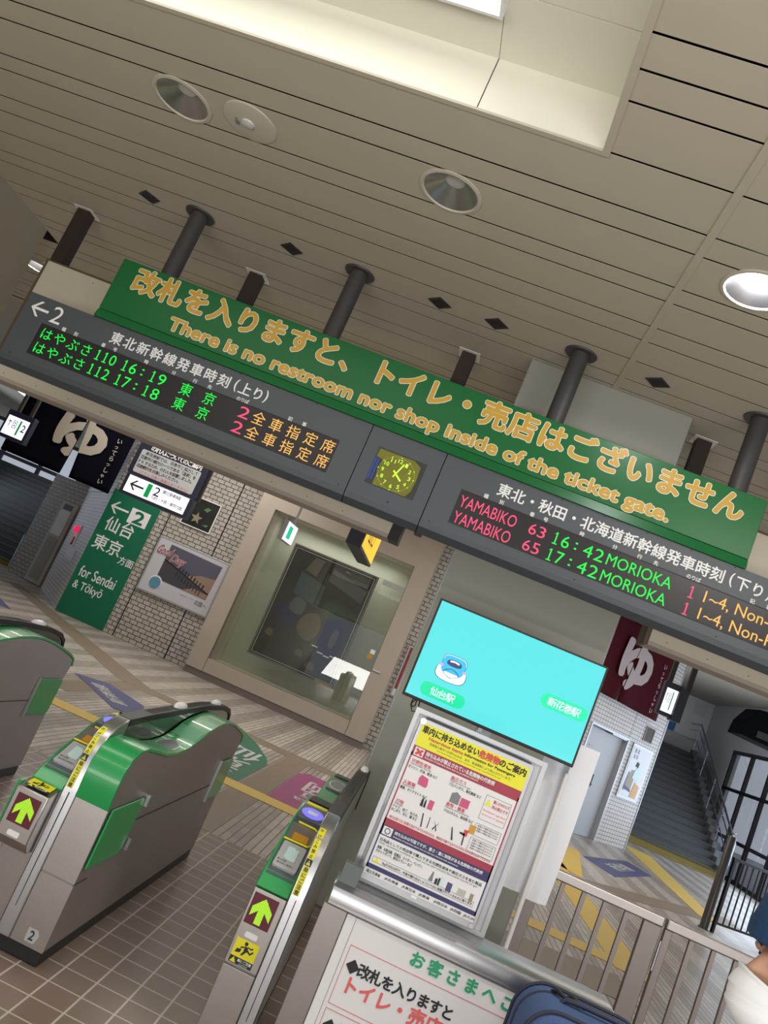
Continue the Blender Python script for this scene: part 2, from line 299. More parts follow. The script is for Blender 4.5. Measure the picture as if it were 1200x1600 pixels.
# ================================================================== STRUCTURE
# ---- floor
fl = MB(); SHIFT = .0425; HX = 1.016+4.92
def fpoly(m, pts, z, du=0, dv=0):
    fl.m = m; fl.face([(p[0], p[1], z) for p in pts], [(p[0]+du, p[1]+dv) for p in pts])
fpoly(0, [(-9, -4), (9.2, -4), (9.2, 5.97), (-9, 5.97)], 0, SHIFT, -.003)
fpoly(1, [(-20, 5.97), (9.2, 5.97), (9.2, 30), (-20, 30)], 0, HX, 0)
Z1 = .0015
for pts in ([(-1.30, 5.97), (-1.02, 5.97), (-1.02, 11.0), (-1.30, 11.0)], [(-3.45, 10.72), (2.4, 10.72), (2.4, 11.2), (-3.45, 11.2)], [(-3.75, 8.5), (-3.45, 8.5), (-3.45, 10.9), (-3.75, 10.9)],
            [(-3.45, 10.72), (-3.45, 11.15), (-9.3, 17.7), (-9.3, 17.15), (-3.9, 10.9)], [(2.4, 10.72), (4.9, 12.9), (5.9, 13.8), (5.9, 14.5), (2.4, 11.25)], [(.95, 6.42), (2.33, 6.62), (2.33, 7.32), (.95, 7.0)],
            [(.62, 7.95), (.88, 7.95), (.88, 10.8), (.62, 10.8)]):
    Z1 += .0002; fpoly(2, pts, Z1)
struct('floor', fl, ['tile_brown', 'strip_floor', 'floor_brown'])
# ---- tactile paving
def tactile(name, polys):
    mb = MB()
    for p in polys: mb.prism(FLOOR, p, .001, .006)
    return struct(name, mb, 'yellow_tile')
tactile('trim_1', [[(-7, 7.62), (2.36, 7.62), (2.36, 7.94), (-7, 7.94)]])
tactile('trim_2', [[(2.36, 7.56), (2.72, 7.56), (2.72, 13.0), (2.36, 13.0)]])
tactile('trim_3', [[(5.05, 13.3), (5.4, 13.3), (6.1, 19.7), (5.45, 19.7)]])
tactile('trim_4', [[(2.3, 12.2), (2.9, 11.7), (3.4, 14.5), (3.0, 14.8)]])
# ---- ceiling with real planks, gaps, skylight recess
HC = 3.98; SKX0, SKX1, SKY0, SKY1, HR = -4.0, -.16, 1.55, 3.17, 4.255
seams = [-3.0]
while seams[-1] < 3.0: seams.append(seams[-1]+(.335 if len(seams) % 2 else .172))
seams = [y for y in seams if y < 1.9]+[2.17, 2.503, 2.68, 2.852, 3.174, 3.51, 3.685, 4.02, 4.18, 4.495, 4.69, 4.985, 5.285, 5.46]
while seams[-1] < 9.2: seams.append(seams[-1]+(.172 if len(seams) % 2 else .335))
ce = MB()
def plank(x0, x1, y0, y1):
    if x1-x0 > .02: ce.wbox(x0, y0+.007, HC, x1, y1-.007, HC+.002)
for a, b in zip(seams, seams[1:]):
    for x0, x1 in ((-4.79, .43), (.47, 4.6), (4.64, 9.2)):
        if b > SKY0+.01 and a < SKY1-.01 and x0 < SKX1:
            plank(x0, SKX0-.05, a, b); plank(SKX1+.035, x1, a, b)
        elif a > 6.6 and x0 < -4: plank(-12.6, x1, a, b)
        else: plank(x0, x1, a, b)
CANS = [(-2.477, 3.857), (-.86, 3.857), (.79, 3.80), (2.4, 3.82), (-.86, .1), (-5.5, 7.7), (-.6, 7.4)]
ceil_ob = struct('ceiling', ce, ['ceil', 'ceil_dark', 'recess'])
cut = MB()
for x, y in CANS: cut.lathe((x, y, HC), [(0, -.1), (.158, -.1), (.158, .1), (0, .1)], 40)
cut_ob = cut.build('cutter', 'ceil')
bo = ceil_ob.modifiers.new('cans', 'BOOLEAN'); bo.operation = 'DIFFERENCE'; bo.object = cut_ob; bo.solver = 'EXACT'
bpy.context.view_layer.update()
new_me = bpy.data.meshes.new_from_object(ceil_ob.evaluated_get(bpy.context.evaluated_depsgraph_get()))
ceil_ob.modifiers.clear(); ceil_ob.data = new_me; bpy.data.objects.remove(cut_ob)
ce = MB()
ce.wbox(.43, -3, HC-.006, .47, 9.2, HC+.006); ce.wbox(4.6, -3, HC-.006, 4.64, 9.2, HC+.006)
ce.wbox(SKX1, SKY0, HC-.008, SKX1+.035, SKY1, HC+.004); ce.wbox(SKX0-.05, SKY1, HC-.008, SKX1+.035, SKY1+.03, HC+.004)
ce.m = 1
for a, b, c, d in ((-4.79, -3, SKX0-.02, 9.2), (SKX1+.02, -3, 9.2, 9.2), (SKX0-.02, -3, SKX1+.02, SKY0-.02), (SKX0-.02, SKY1+.02, SKX1+.02, 9.2), (-12.6, 6.6, -4.79, 9.2)): ce.wbox(a, b, HC+.2, c, d, HC+.23)
ce.m = 2
ce.wbox(SKX0-.02, SKY1, HC+.0045, SKX1+.02, SKY1+.02, HR); ce.wbox(SKX0-.02, SKY0-.02, HC, SKX1+.02, SKY0, HR); ce.wbox(SKX1, SKY0, HC+.0045, SKX1+.02, SKY1, HR); ce.wbox(SKX0-.02, SKY0, HC, SKX0, SKY1, HR)
for a, b in ((SKY0, 2.25), (2.256, 2.80), (2.806, SKY1)):
    for c, d in ((SKX0, -2.4), (-2.397, -.757), (-.754, SKX1)): ce.wbox(c, a, HR, d, b, HR+.02)
ce.m = 1; ce.wbox(SKX0, SKY0, HR+.021, SKX1, SKY1, HR+.03)
ce.wbox(-.7575, SKY1-.002, HC+.005, -.7535, SKY1-.0005, HR-.001)
# upper hall ceiling
ce.m = 0; ce.wbox(-20, 9.2, 4.6, 9.2, 30, 4.62); ce.wbox(-20, 9.18, HC, 9.2, 9.22, 4.62)
ce.m = 1; ce.wbox(-4.8, -3.05, HC, 9.2, -3.0, HC+.25); ce.wbox(-5.0, -3, HC+.021, -4.795, 6.56, HC+.24); ce.wbox(-12.6, 6.5, HC+.021, -4.8, 6.56, HC+.24); ce.wbox(-12.7, 6.5, HC, -12.6, 9.2, HC+.24)
struct('ceiling_recess', ce, ['ceil', 'ceil_dark', 'recess'])

# ---- near left wall and the far walls
mb = MB(); mb.wbox(-4.99, -3, 0, -4.79, 6.56, HC+.02); mb.wbox(-12.6, 6.36, 0, -4.99, 6.56, HC+.02); mb.wbox(-12.6, 6.56, 0, -12.4, 16.5, 4.6); struct('wall_left', mb, 'beige_wall')
def wallq(mb, o, d, u0, u1, z0, z1, th=.12):
    fr = Fr(o, (d[0], d[1], 0)); mb.box(fr, u0, z0, u1, z1, -th, 0); return fr
ux = lambda a, b: (b[0]-a[0], b[1]-a[1])
mb = MB(); FB = wallq(mb, (0, 15.7, 0), (1, 0), -7.35, -4.2, 0, 4.6)
mb.m = 1
for x in (-6.05, -4.9): mb.box(FB, x-.012, 0, x+.012, 4.6, 0, .002)
struct('wall_brick_left', mb, ['brick_run', 'seam'])
mb = MB(); wallq(mb, (0, 15.7, 0), (1, 0), -.75, 2.6, 0, 4.6); struct('wall_brick_middle', mb, 'brick_run')
FC = Fr((-7.35, 15.73, 0), (2.2, -3.4, 0)); mb = MB(); mb.box(FC, -4.05, 0, 0, 4.6, -.12, 0); mb.box(FC, -4.0, 2.60, -.05, 2.74, 0, .02); struct('wall_chamfer', mb, 'brick_stack')
FD = Fr((-9.55, 19.13, 0), (1.35, -.7, 0)); mb = MB(); mb.box(FD, -1.53, 0, 0, 2.75, -.12, 0)
struct('wall_stair_left', mb, 'brick_brown')
FA = Fr((2.59, 15.7, 0), (1.581, 1.679, 0)); mb = MB(); mb.box(FA, -.1, 0, 1.0, 4.6, -.12, 0); mb.box(FA, 2.455, 0, 3.756, 4.6, -.12, 0); mb.box(FA, 1.0, 2.12, 2.44, 4.6, -.12, 0)
mb.m = 1; mb.box(FA, 1.0, 0, 2.44, 2.12, -.22, -.16)
struct('wall_brick_right', mb, ['brick_stack', 'door_grey'])
mb = MB(); c0 = FA.P(3.756, 0); mb.wbox(c0.x-.02, c0.y+.02, 0, c0.x+.0, 27.5, 4.6); mb.m = 1; mb.box(FA, 3.735, 0, 3.765, 4.6, 0, .012); struct('wall_stair_right', mb, ['white_wall', 'alu'])
mb = MB(); mb.wbox(5.1, 27.6, 0, 9.2, 27.8, 6.0)
struct('wall_back_right', mb, 'white_wall')
# ---- pillar behind the display
mb = MB(); mb.wbox(-.17, 5.5, 0, 1.03, 6.55, HC); mb.m = 1; mb.wbox(-.172, 5.498, 0, -.155, 5.515, HC); mb.wbox(1.015, 5.498, 0, 1.032, 5.515, HC)
struct('pillar', mb, ['pillar_clad', 'alu'], bevel=.012)
# ---- beams behind the departure boards
for nm, a, b in (('beam_left', -4.06, -.66), ('beam_right', 1.31, 6.5)):
    mb = MB(); mb.wbox(a, 5.75, 2.43, b, 5.95, 3.445); mb.m = 1; mb.wbox(a-.03, 5.76, 2.40, a, 5.96, 3.46); mb.wbox(a, 5.76, 3.445, b, 5.96, 3.46)
    mb.m = 2; mb.wbox(a, 5.75, 2.40, b+.0, 5.97, 2.43)
    if nm == 'beam_left': mb.m = 3; mb.wbox(b, 5.76, 2.40, b+.08, 5.96, 2.62)
    mb.m = 3
    for k in range(40):
        x = a+.12+k*.29
        if x < b-.1: mb.disc(YP(5.75), x, 2.46, .004, 0, .003, seg=8); mb.disc(YP(5.75), x+.02, 3.40, .004, 0, .003, seg=8)
    struct(nm, mb, ['beige', 'brown_edge', 'case_frame', 'black'], bevel=.004)
# ---- stairs (both ends of the hall)
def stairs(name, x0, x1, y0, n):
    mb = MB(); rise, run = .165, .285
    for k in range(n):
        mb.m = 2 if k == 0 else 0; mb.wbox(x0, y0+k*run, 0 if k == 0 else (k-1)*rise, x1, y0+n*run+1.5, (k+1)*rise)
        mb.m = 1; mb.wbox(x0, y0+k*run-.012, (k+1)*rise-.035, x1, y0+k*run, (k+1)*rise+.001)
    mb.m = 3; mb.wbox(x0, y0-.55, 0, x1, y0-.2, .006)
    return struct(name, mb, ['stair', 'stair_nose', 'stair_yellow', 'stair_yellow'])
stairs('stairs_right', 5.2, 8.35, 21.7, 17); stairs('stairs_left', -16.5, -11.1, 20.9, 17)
mb = MB()
for k in range(17): mb.wbox(8.35, 21.7+k*.285, 0, 8.55, 21.7+(k+1)*.285, (k+1)*.165+.12)
struct('stair_stringer', mb, 'stringer')
# ---- window walls
def window_wall(name, x, y0, y1, z0, z1, step, fac, zs):
    mb = MB(); y = y0
    while y <= y1+.01: mb.wbox(x-.05, y-.045, z0, x+.05, y+.045, z1); y += step
    for z in zs: mb.wbox(x-.045, y0, z-.045, x+.045, y1, z+.045)
    o = struct(name, mb, 'frame_black'); g = MB(); g.wbox(x-.006, y0, z0, x+.006, y1, z1); g.build('pane', 'pane', o); return o
window_wall('window_1', 9.0, 11.3, 24.8, 0, 3.3, 1.35, 1, (.05, .95, 2.2, 3.25))
mb = MB(); mb.wbox(8.95, -4, 0, 9.2, 11.2, 4.6); mb.wbox(8.95, 11.2, 3.3, 9.2, 24.9, 6); mb.wbox(8.95, 24.9, 0, 9.2, 27.6, 6); struct('wall_right', mb, 'white_wall')
def front_window(name, y, x0, x1, z0, z1, xs, zs):
    mb = MB()
    for x in xs: mb.wbox(x-.06, y-.05, z0, x+.06, y+.05, z1)
    for z in zs: mb.wbox(x0, y-.045, z-.06, x1, y+.045, z+.06)
    o = struct(name, mb, 'frame_black'); g = MB(); g.wbox(x0, y-.006, z0, x1, y+.006, z1); g.build('pane', 'pane', o); return o
front_window('window_2', 26.4, -22.9, -13.6, .8, 5.4, (-22.8, -21.2, -19.7, -18.2, -16.7, -15.2, -13.7), (.9, 2.2, 3.1, 4.2, 5.35))
# outside ground and buildings seen through the glass
mb = MB(); mb.wbox(9.3, 5, -.12, 40, 45, -.1); mb.wbox(-45, 21, -.12, -20, 60, -.1); struct('ground', mb, 'asphalt')
mb = MB(); mb.wbox(24, 10, -.1, 30, 24, 3.2); mb.wbox(22, 27, -.1, 30, 40, 5); struct('exterior_buildings', mb, 'white_wall')

# ---- display recess in the far wall
mb = MB(); F15 = YP(15.15)
for a, b in ((-4.31, -3.965), (-1.03, -.665)): mb.box(F15, a, .13, b, 4.6, -.6, 0)
mb.box(F15, -3.955, .13, -1.04, .392, -.4, -.005); mb.box(F15, -3.965, 3.48, -1.03, 4.6, -.6, 0)
mb.m = 1; mb.box(F15, -4.31, 0, -.665, .13, -.4, -.02); mb.box(F15, -3.965, .13, -3.955, 3.48, -.1, -.03); mb.box(F15, -1.04, .13, -1.03, 3.48, -.1, -.03)
mb.m = 2; mb.wbox(-3.97, 16.2, .3, -1.03, 16.25, 3.6); mb.wbox(-3.97, 15.3, .36, -1.03, 16.2, .38); mb.wbox(-4.0, 15.7, .3, -3.97, 16.25, 3.6); mb.wbox(-1.03, 15.7, .3, -1.0, 16.25, 3.6); mb.wbox(-4.0, 15.76, 3.55, -1.0, 16.25, 3.6)
struct('wall_display_recess', mb, ['case_frame', 'case_kick', 'case_back'])
g = MB(); g.wbox(-3.955, 15.2, .392, -1.04, 15.208, 3.48)
tag(g.build('display_glass', 'case_glass'), 'large clear glass pane of the display recess between brown pillars', 'glass pane')
# ================================================================== CEILING FITTINGS
def downlight(x, y, label, lit=False):
    t = thing('downlight', (x, y, HC), label, 'ceiling light', 'round recessed downlights')
    mb = MB(); mb.lathe((x, y, HC), [(.157, .02), (.178, .0), (.178, -.006), (.160, -.009), (.152, .0)], 44); mb.build('trim_ring', 'disc_beige', t)
    mb = MB(); mb.lathe((x, y, HC), [(.154, -.002), (.125, .018), (.09, .042), (.056, .066), (.05, .07)], 44); mb.build('reflector', 'reflector', t)
    mb = MB(); mb.lathe((x, y, HC), [(.058, .068), (.052, .060), (.04, .056), (0.0, .055)], 28); mb.build('lamp', 'lamp_on' if lit else 'lamp_glass', t)
    if lit:
        l = bpy.data.lights.new('downlight_lamp', 'POINT'); l.energy = 26; l.shadow_soft_size = .02
        o = bpy.data.objects.new('downlight_lamp', l); COL.objects.link(o); o.location = (x, y, HC+.03)
    return t
DL = ['unlit round downlight with bright reflector, left of the small ceiling speaker disc', 'unlit round downlight nearest to the skylight, above the middle of the green sign', 'lit glowing downlight at the right edge of the ceiling']
for (x, y), lb, lit in zip(CANS[:3], DL, (False, False, True)): downlight(x, y, lb, lit)
downlight(*CANS[5], 'small far downlight beyond the corner of the left wall', True)
t = thing('emergency_light', (-2.052, 3.853, HC), 'flat round white emergency lamp disc in the ceiling, between two downlights', 'emergency light')
mb = MB(); mb.lathe((-2.052, 3.853, HC), [(0, -.012), (.14, -.010), (.158, -.006), (.16, 0)], 40); mb.build('cover_disc', 'disc_beige', t)
mb = MB(); mb.lathe((-2.06, 3.853, HC), [(.04, -.010), (.036, -.02), (.02, -.026), (0, -.028)], 20); mb.build('lens', 'lamp_glass', t)
mb = MB(); mb.disc(Fr((-2.13, 3.84, HC-.0105), (1, 0, 0), (0, -1, 0)), 0, 0, .008, 0, .003, seg=10); mb.quad(Fr((-2.13, 3.84, HC-.0115), (1, 0, 0), (0, -1, 0)), -.012, -.05, .012, -.015, .002); mb.build('test_button', 'ink_grey', t)
t = thing('skylight_lamp', (-2.3, 2.55, HR-.05), 'bright white fluorescent diffuser box inside the ceiling recess', 'ceiling light')
mb = MB(); mb.wbox(-3.9, 2.28, HR-.05, -.76, 2.875, HR-.001); mb.build('diffuser', 'tube', t)
mb = MB(); mb.wbox(-3.92, 2.875, HR-.06, -.745, 2.89, HR-.001); mb.wbox(-3.92, 2.265, HR-.06, -.745, 2.28, HR-.001); mb.wbox(-.76, 2.28, HR-.06, -.745, 2.875, HR-.001); mb.build('lamp_frame', 'white', t)
VL = ['leftmost small dark vent beside the beige beam post', 'small dark vent between the two left round posts', 'small dark vent behind the second round post, left one of the close pair', 'small dark vent right one of the close pair in the middle of the ceiling', 'small dark vent right of the pillar, below the long ceiling bar']
for x, lb in zip((-3.185, -2.036, -.9, -.478, .672), VL):
    t = thing('ceiling_vent', (x, 5.155, HC), lb, 'vent', 'small dark vents in a row above the sign')
    fv = Fr((x, 5.165, HC), (.74, -.67, 0), (-.67, -.74, 0))
    mb = MB(); mb.box(fv, -.062, -.062, .062, .062, 0, .006); mb.build('vent_frame', 'blackish', t)
    mb = MB()
    for k in range(6): mb.box(fv, -.052, -.048+k*.0165, .052, -.04+k*.0165, .006, .008)
    mb.build('louvre', 'ink', t)
# hanging posts
PL = ['leftmost round dark grey post carrying the green sign', 'second round dark grey post from the left, above the sign', 'round dark grey post standing in front of the white pillar', 'rightmost round dark grey post carrying the green sign']
for x, lb in zip((-2.763, -1.504, .131, 1.376), PL):
    t = thing('round_post', (x, 5.155, HC), lb, 'post', 'round posts holding the sign')
    MB().lathe((x, 5.155, 0), [(.062, 3.0), (.062, HC)], 28).build('pipe', 'post_grey', t)
    MB().lathe((x, 5.155, HC), [(.065, -.012), (.108, -.012), (.112, -.006), (.112, 0)], 32).build('flange', 'post_grey', t)
PL = ['square dark brown post at the left end of the beige beam', 'square dark brown post between the two left round posts', 'square dark brown post left of the white pillar', 'square dark brown post half hidden right of the white pillar', 'square dark brown post at the right end above the sign']
for x, lb in zip((-4.03, -2.46, -.64, 1.22, 2.0), PL):
    t = thing('square_post', (x, 5.84, HC), lb, 'post', 'square posts holding the beam')
    MB().wbox(x-.055, 5.79, 3.44, x+.055, 5.89, HC).build('bar', 'post_brown', t)
    MB().wbox(x-.085, 5.755, HC-.005, x+.085, 5.925, HC-.001).build('ceiling_plate', 'white_paint', t)
# ================================================================== GREEN SIGN
FG = YP(5.0)
t = thing('guidance_sign', (-.75, 5.0, 3.4), 'long green overhead sign with gold Japanese and English restroom notice', 'sign')
mb = MB(); mb.wbox(-3.035, 5.0, 3.012, 1.535, 5.085, 3.412); mb.build('board', 'green_board', t, bevel=.004)
mb = MB(); fr = Fr((0, 0, 0), (0, 1, 0), (0, 0, 1)); mb.prism(fr, [(5.0, 3.008), (5.085, 3.008), (5.085, 2.947), (4.985, 2.947)], -3.035, 1.535); mb.build('lower_board', 'green_board', t)
JP = '改札を入りますと、トイレ・売店はございません'; EN = 'There is no restroom nor shop inside of the ticket gate.'
for off, n, m in ((.062, .002, 'white_paint'), (.04, .004, 'gold')):
    mb = MB(); chars(mb, JP[:9], FG, -2.895, -1.15, 3.3, .180, n, off); chars(mb, JP[9:], FG, -1.11, 1.415, 3.3, .180, n, off)
    mb.build('japanese_lettering', m, t)
for off, n, m in ((.075, .002, 'white_paint'), (.045, .004, 'gold')):
    text('english_lettering', EN, FG, -2.52, 1.0, 3.02, 3.137, n, m, t, off)
# ================================================================== DEPARTURE BOARDS
FH = YP(5.0)
def housing(x0, x1, t, end_chamfer=False):
    mb = MB(); fr = Fr((0, 0, 0), (0, 1, 0), (0, 0, 1))
    mb.prism(fr, [(5.0, 2.945), (5.2, 2.945), (5.2, 2.43), (5.06, 2.40), (5.012, 2.44), (5.0, 2.475)], x0, x1)
    mb.build('housing', 'grey_housing', t)
def led_num(mb, body, a, b, zc, hh):
    k = len(body); w = (b-a)/k
    for i, ch in enumerate(body):
        u0, u1 = a+w*i+w*.1, a+w*(i+1)-w*.1; v0, v1 = zc-hh/2, zc+hh/2; um = (u0+u1)/2
        if k == 1: u0, u1 = a, b; um = (a+b)/2
        if ch == '1':
            q = hh*.055; mb.prism(FH, [(um-q, v0), (um+q, v0), (um+q, v1), (um-q, v1)], .002, .003); mb.prism(FH, [(um-hh*.2, v0), (um+hh*.2, v0), (um+hh*.2, v0+q*1.6), (um-hh*.2, v0+q*1.6)], .002, .0032); mb.prism(FH, [(um-hh*.18, v1-hh*.17), (um-hh*.13, v1-hh*.2), (um-q, v1-hh*.1), (um-q, v1)], .002, .0032)
        else: put_text(mb, ch, FH, u0, u1, v0, v1, .003, 0)
def led_board(x0, x1, lx0, lx1, label, rows, title, tu, smalls, extra):
    t = thing('departure_board', ((x0+x1)/2, 5.0, 2.42), label, 'departure board', 'departure boards under the green sign')
    housing(x0, x1, t)
    mb = MB(); mb.box(FH, lx0, 2.537, lx1, 2.757, -.01, .0015); mb.build('led_panel', 'led_off', t)
    mb = MB(); mb.frame(FH, lx0-.006, 2.531, lx1+.006, 2.763, .006, 0, .003); mb.build('panel_rim', 'black', t)
    for body, a, b, zc, hh, m, mode in rows:
        mb = MB()
        if body.isdigit(): led_num(mb, body, a, b, zc, hh)
        elif mode == 'c': chars(mb, body, FH, a, b, zc, hh, .003, .004)
        else: put_text(mb, body, FH, a, b, zc-hh/2, zc+hh/2, .003, .002)
        mb.build('led_text', m, t)
    mb = MB(); chars(mb, title, FH, tu[0], tu[1], 2.853, .088, .002, .02); mb.build('title_lettering', 'white', t)
    mb = MB()
    for body, a, b in smalls: chars(mb, body, FH, a, b, 2.777, .030, .002, .02)
    mb.build('column_heading', 'white', t)
    mb = MB()
    for x in extra: mb.disc(FH, x, 2.49, .005, 0, .003, seg=10)
    for k in range(8):
        x = x0+.5+k*.28
        if x < x1-.1: mb.disc(FH, x, 2.937, .004, 0, .004, seg=8)
    mb.build('screw', 'black', t)
    return t
Z1r, Z2r = 2.70, 2.592
rowsL = []
for zc, tm, no in ((Z1r, ('16', '19'), '110'), (Z2r, ('17', '18'), '112')):
    rowsL += [('はやぶさ', -3.325, -2.925, zc, .088, 'led_green', 'c'), (no, -2.905, -2.735, zc, .075, 'led_green', 't'), (tm[0], -2.70, -2.575, zc, .078, 'led_green', 't'), (':', -2.545, -2.527, zc, .048, 'led_green', 't'), (tm[1], -2.49, -2.355, zc, .078, 'led_green', 't'),
              ('東', -2.25, -2.155, zc, .088, 'led_green', 'c'), ('京', -2.075, -1.98, zc, .088, 'led_green', 'c'), ('2', -1.81, -1.735, zc, .078, 'led_red', 't'), ('全車指定席', -1.71, -1.118, zc, .09, 'led_amber', 'c')]
tl = led_board(-3.53, -.948, -3.345, -1.115, 'left departure board in grey housing with green, red and amber LED rows for platform 2', rowsL, '東北新幹線発車時刻', (-2.855, -1.95),
    [('種', -3.20, -3.174), ('別', -3.105, -3.079), ('番', -2.89, -2.864), ('号', -2.80, -2.774), ('時', -2.56, -2.534), ('分', -2.35, -2.324), ('行', -2.19, -2.164), ('先', -2.08, -2.054), ('のりば', -1.865, -1.775), ('記', -1.485, -1.459), ('事', -1.385, -1.359)], (-3.46, -2.2, -1.0))
mb = MB(); chars(mb, '上', FH, -1.88, -1.785, 2.853, .088, .002, .02); chars(mb, 'り', FH, -1.785, -1.70, 2.853, .085, .002, .02); put_text(mb, '(', FH, -1.915, -1.893, 2.81, 2.90, .002, .015); put_text(mb, ')', FH, -1.695, -1.673, 2.81, 2.90, .002, .015); mb.build('title_lettering', 'white', tl)
mb = MB(); arrow_left(mb, FH, -3.48, 2.79, -3.345, 2.905, .018, .001, .003); put_text(mb, '2', FH, -3.315, -3.235, 2.79, 2.912, .003, .0); mb.build('platform_mark', 'white', tl)
rowsR = []
for zc, tm, no in ((Z1r-.01, ('16', '42'), '63'), (Z2r-.012, ('17', '42'), '65')):
    rowsR += [('YAMABIKO', -.238, .142, zc, .078, 'led_red', 't'), (no, .222, .342, zc, .072, 'led_red', 't'), (tm[0], .375, .50, zc, .078, 'led_green', 't'), (':', .528, .546, zc, .048, 'led_green', 't'), (tm[1], .58, .725, zc, .078, 'led_green', 't'),
              ('MORIOKA', .74, 1.155, zc, .074, 'led_green', 't'), ('1', 1.265, 1.298, zc, .078, 'led_red', 't'), ('1~4, Non-Reserved', 1.36, 2.14, zc, .085, 'led_amber', 't')]
tr = led_board(-.423, 3.0, -.25, 2.2, 'right departure board in grey housing with red and green LED rows for platform 1', rowsR, '東北・秋田・北海道新幹線発車時刻', (-.043, 1.435),
    [('種', -.11, -.084), ('別', -.005, .021), ('番', .20, .226), ('号', .29, .316), ('時', .53, .556), ('分', .745, .771), ('行', .905, .931), ('先', 1.01, 1.036), ('のりば', 1.22, 1.31), ('記', 1.62, 1.646), ('事', 1.72, 1.746)], (-.37, .6, 1.5))
mb = MB(); chars(mb, '下', FH, 1.505, 1.595, 2.853, .088, .002, .02); chars(mb, 'り', FH, 1.602, 1.69, 2.853, .085, .002, .02); put_text(mb, '(', FH, 1.468, 1.49, 2.81, 2.90, .002, .015); put_text(mb, ')', FH, 1.70, 1.722, 2.81, 2.90, .002, .015); mb.build('title_lettering', 'white', tr)
# clock unit
t = thing('station_clock', (-.686, 5.0, 2.42), 'square olive station clock with glowing numerals in the grey housing', 'clock')
housing(-.942, -.429, t)
mb = MB(); mb.box(FH, -.852, 2.572, -.518, 2.826, 0, .002); mb.build('clock_recess', 'blackish', t)
mb = MB(); mb.prism(FH, [(-.80, 2.576), (-.575, 2.576), (-.55, 2.62), (-.545, 2.70), (-.55, 2.79), (-.60, 2.818), (-.84, 2.815), (-.845, 2.76), (-.80, 2.75)], .002, .004); mb.build('dial', 'clock_face', t)
mb = MB(); mb.box(FH, -.85, 2.60, -.835, 2.75, .002, .006); mb.box(FH, -.83, 2.60, -.815, 2.75, .002, .006); mb.build('tape_strip', 'blue_tape', t)
mb = MB(); cu, cv = -.684, 2.693
for h in range(1, 13):
    a = math.radians(90-30*h); q = .082; x, z = cu+q*1.12*math.cos(a), cv+q*1.06*math.sin(a); w = .03 if h > 9 else .017
    put_text(mb, str(h), FH, x-w/2, x+w/2, z-.013, z+.013, .006, .012)
for k in range(60):
    a = math.radians(6*k); q = .112; rr = .0042 if k % 5 == 0 else .0016; mb.disc(FH, cu+q*1.08*math.cos(a), cv+q*math.sin(a), rr, .005, .006, seg=8)
mb.build('numeral', 'clock_lume', t)
def hand(ang, length, back, w):
    a = math.radians(90-ang); fr = Fr((cu, 5.0, cv), (math.cos(a), 0, math.sin(a)), (-math.sin(a), 0, math.cos(a)))
    return MB().box(fr, -back, -w/2, length, w/2, .008, .011).build('clock_hand', 'clock_lume', t)
hand(21, .082, .028, .0095); hand(128, .058, .026, .012)
mb = MB(); mb.disc(FH, -.66, 2.505, .006, 0, .004, seg=12); mb.build('screw', 'black', t)
# ================================================================== TICKET GATES
SX = lambda x: Fr((x, 0, 0), (0, 1, 0), (0, 0, 1))          # side frame: u = y, v = z, normal = +x
BODY = [(3.25, .06), (3.25, .40), (3.25, .62), (3.238, .69), (3.24, .765), (3.268, .815), (3.32, .84), (3.42, .845), (3.55, .825), (3.72, .797), (3.89, .788), (4.05, .797), (4.16, .82), (4.30, .862), (4.45, .886), (4.60, .898), (4.74, .897), (4.90, .876), (5.05, .846), (5.20, .81), (5.27, .785), (5.29, .74), (5.262, .65), (5.26, .40), (5.26, .06)]
READ = [(3.25, .06), (3.25, .605), (3.30, .655), (3.38, .705), (3.47, .745), (3.58, .80), (3.70, .838), (3.85, .85), (4.0, .842), (4.12, .815), (4.25, .797), (4.45, .797), (4.65, .825), (4.9, .838), (5.15, .82), (5.25, .79), (5.28, .74), (5.26, .65), (5.26, .06)]
FIN = [(3.24, .06), (3.245, .62), (3.262, .76), (3.295, .845), (3.36, .895), (3.47, .921), (3.75, .934), (4.2, .944), (4.7, .952), (5.1, .938), (5.27, .912), (5.35, .872), (5.38, .81), (5.375, .74), (5.30, .66), (5.27, .6), (5.27, .06)]
def shell(prof, a, b, th):
    """strip following prof[a:b], th thick towards the inside"""
    p = [Vector(q) for q in prof[a:b]]; out = []
    for k, q in enumerate(p):
        d = (p[min(k+1, len(p)-1)]-p[max(k-1, 0)]).normalized(); out.append(q-Vector((-d.y, d.x))*th)
    return [tuple(q) for q in p]+[tuple(q) for q in reversed(out)]
def onprof(prof, y):
    for (a, b), (c, d) in zip(prof[1:], prof[2:]):
        if a <= y <= c and c > a: return b+(d-b)*(y-a)/(c-a), math.atan2(d-b, c-a)
def strip_on(mb, fr, prof, u0, u1, n): pass
def slope(x, y, prof, lift=.0):
    z, a = onprof(prof, y); return Fr((x, y, z), (1, 0, 0), (0, math.cos(a), math.sin(a)))
def extr(mb, prof, x0, x1):
    """profile loop extruded along X, with the loop cut into quads around its edge"""
    mb.prism(SX(0), prof, x0, x1, True)
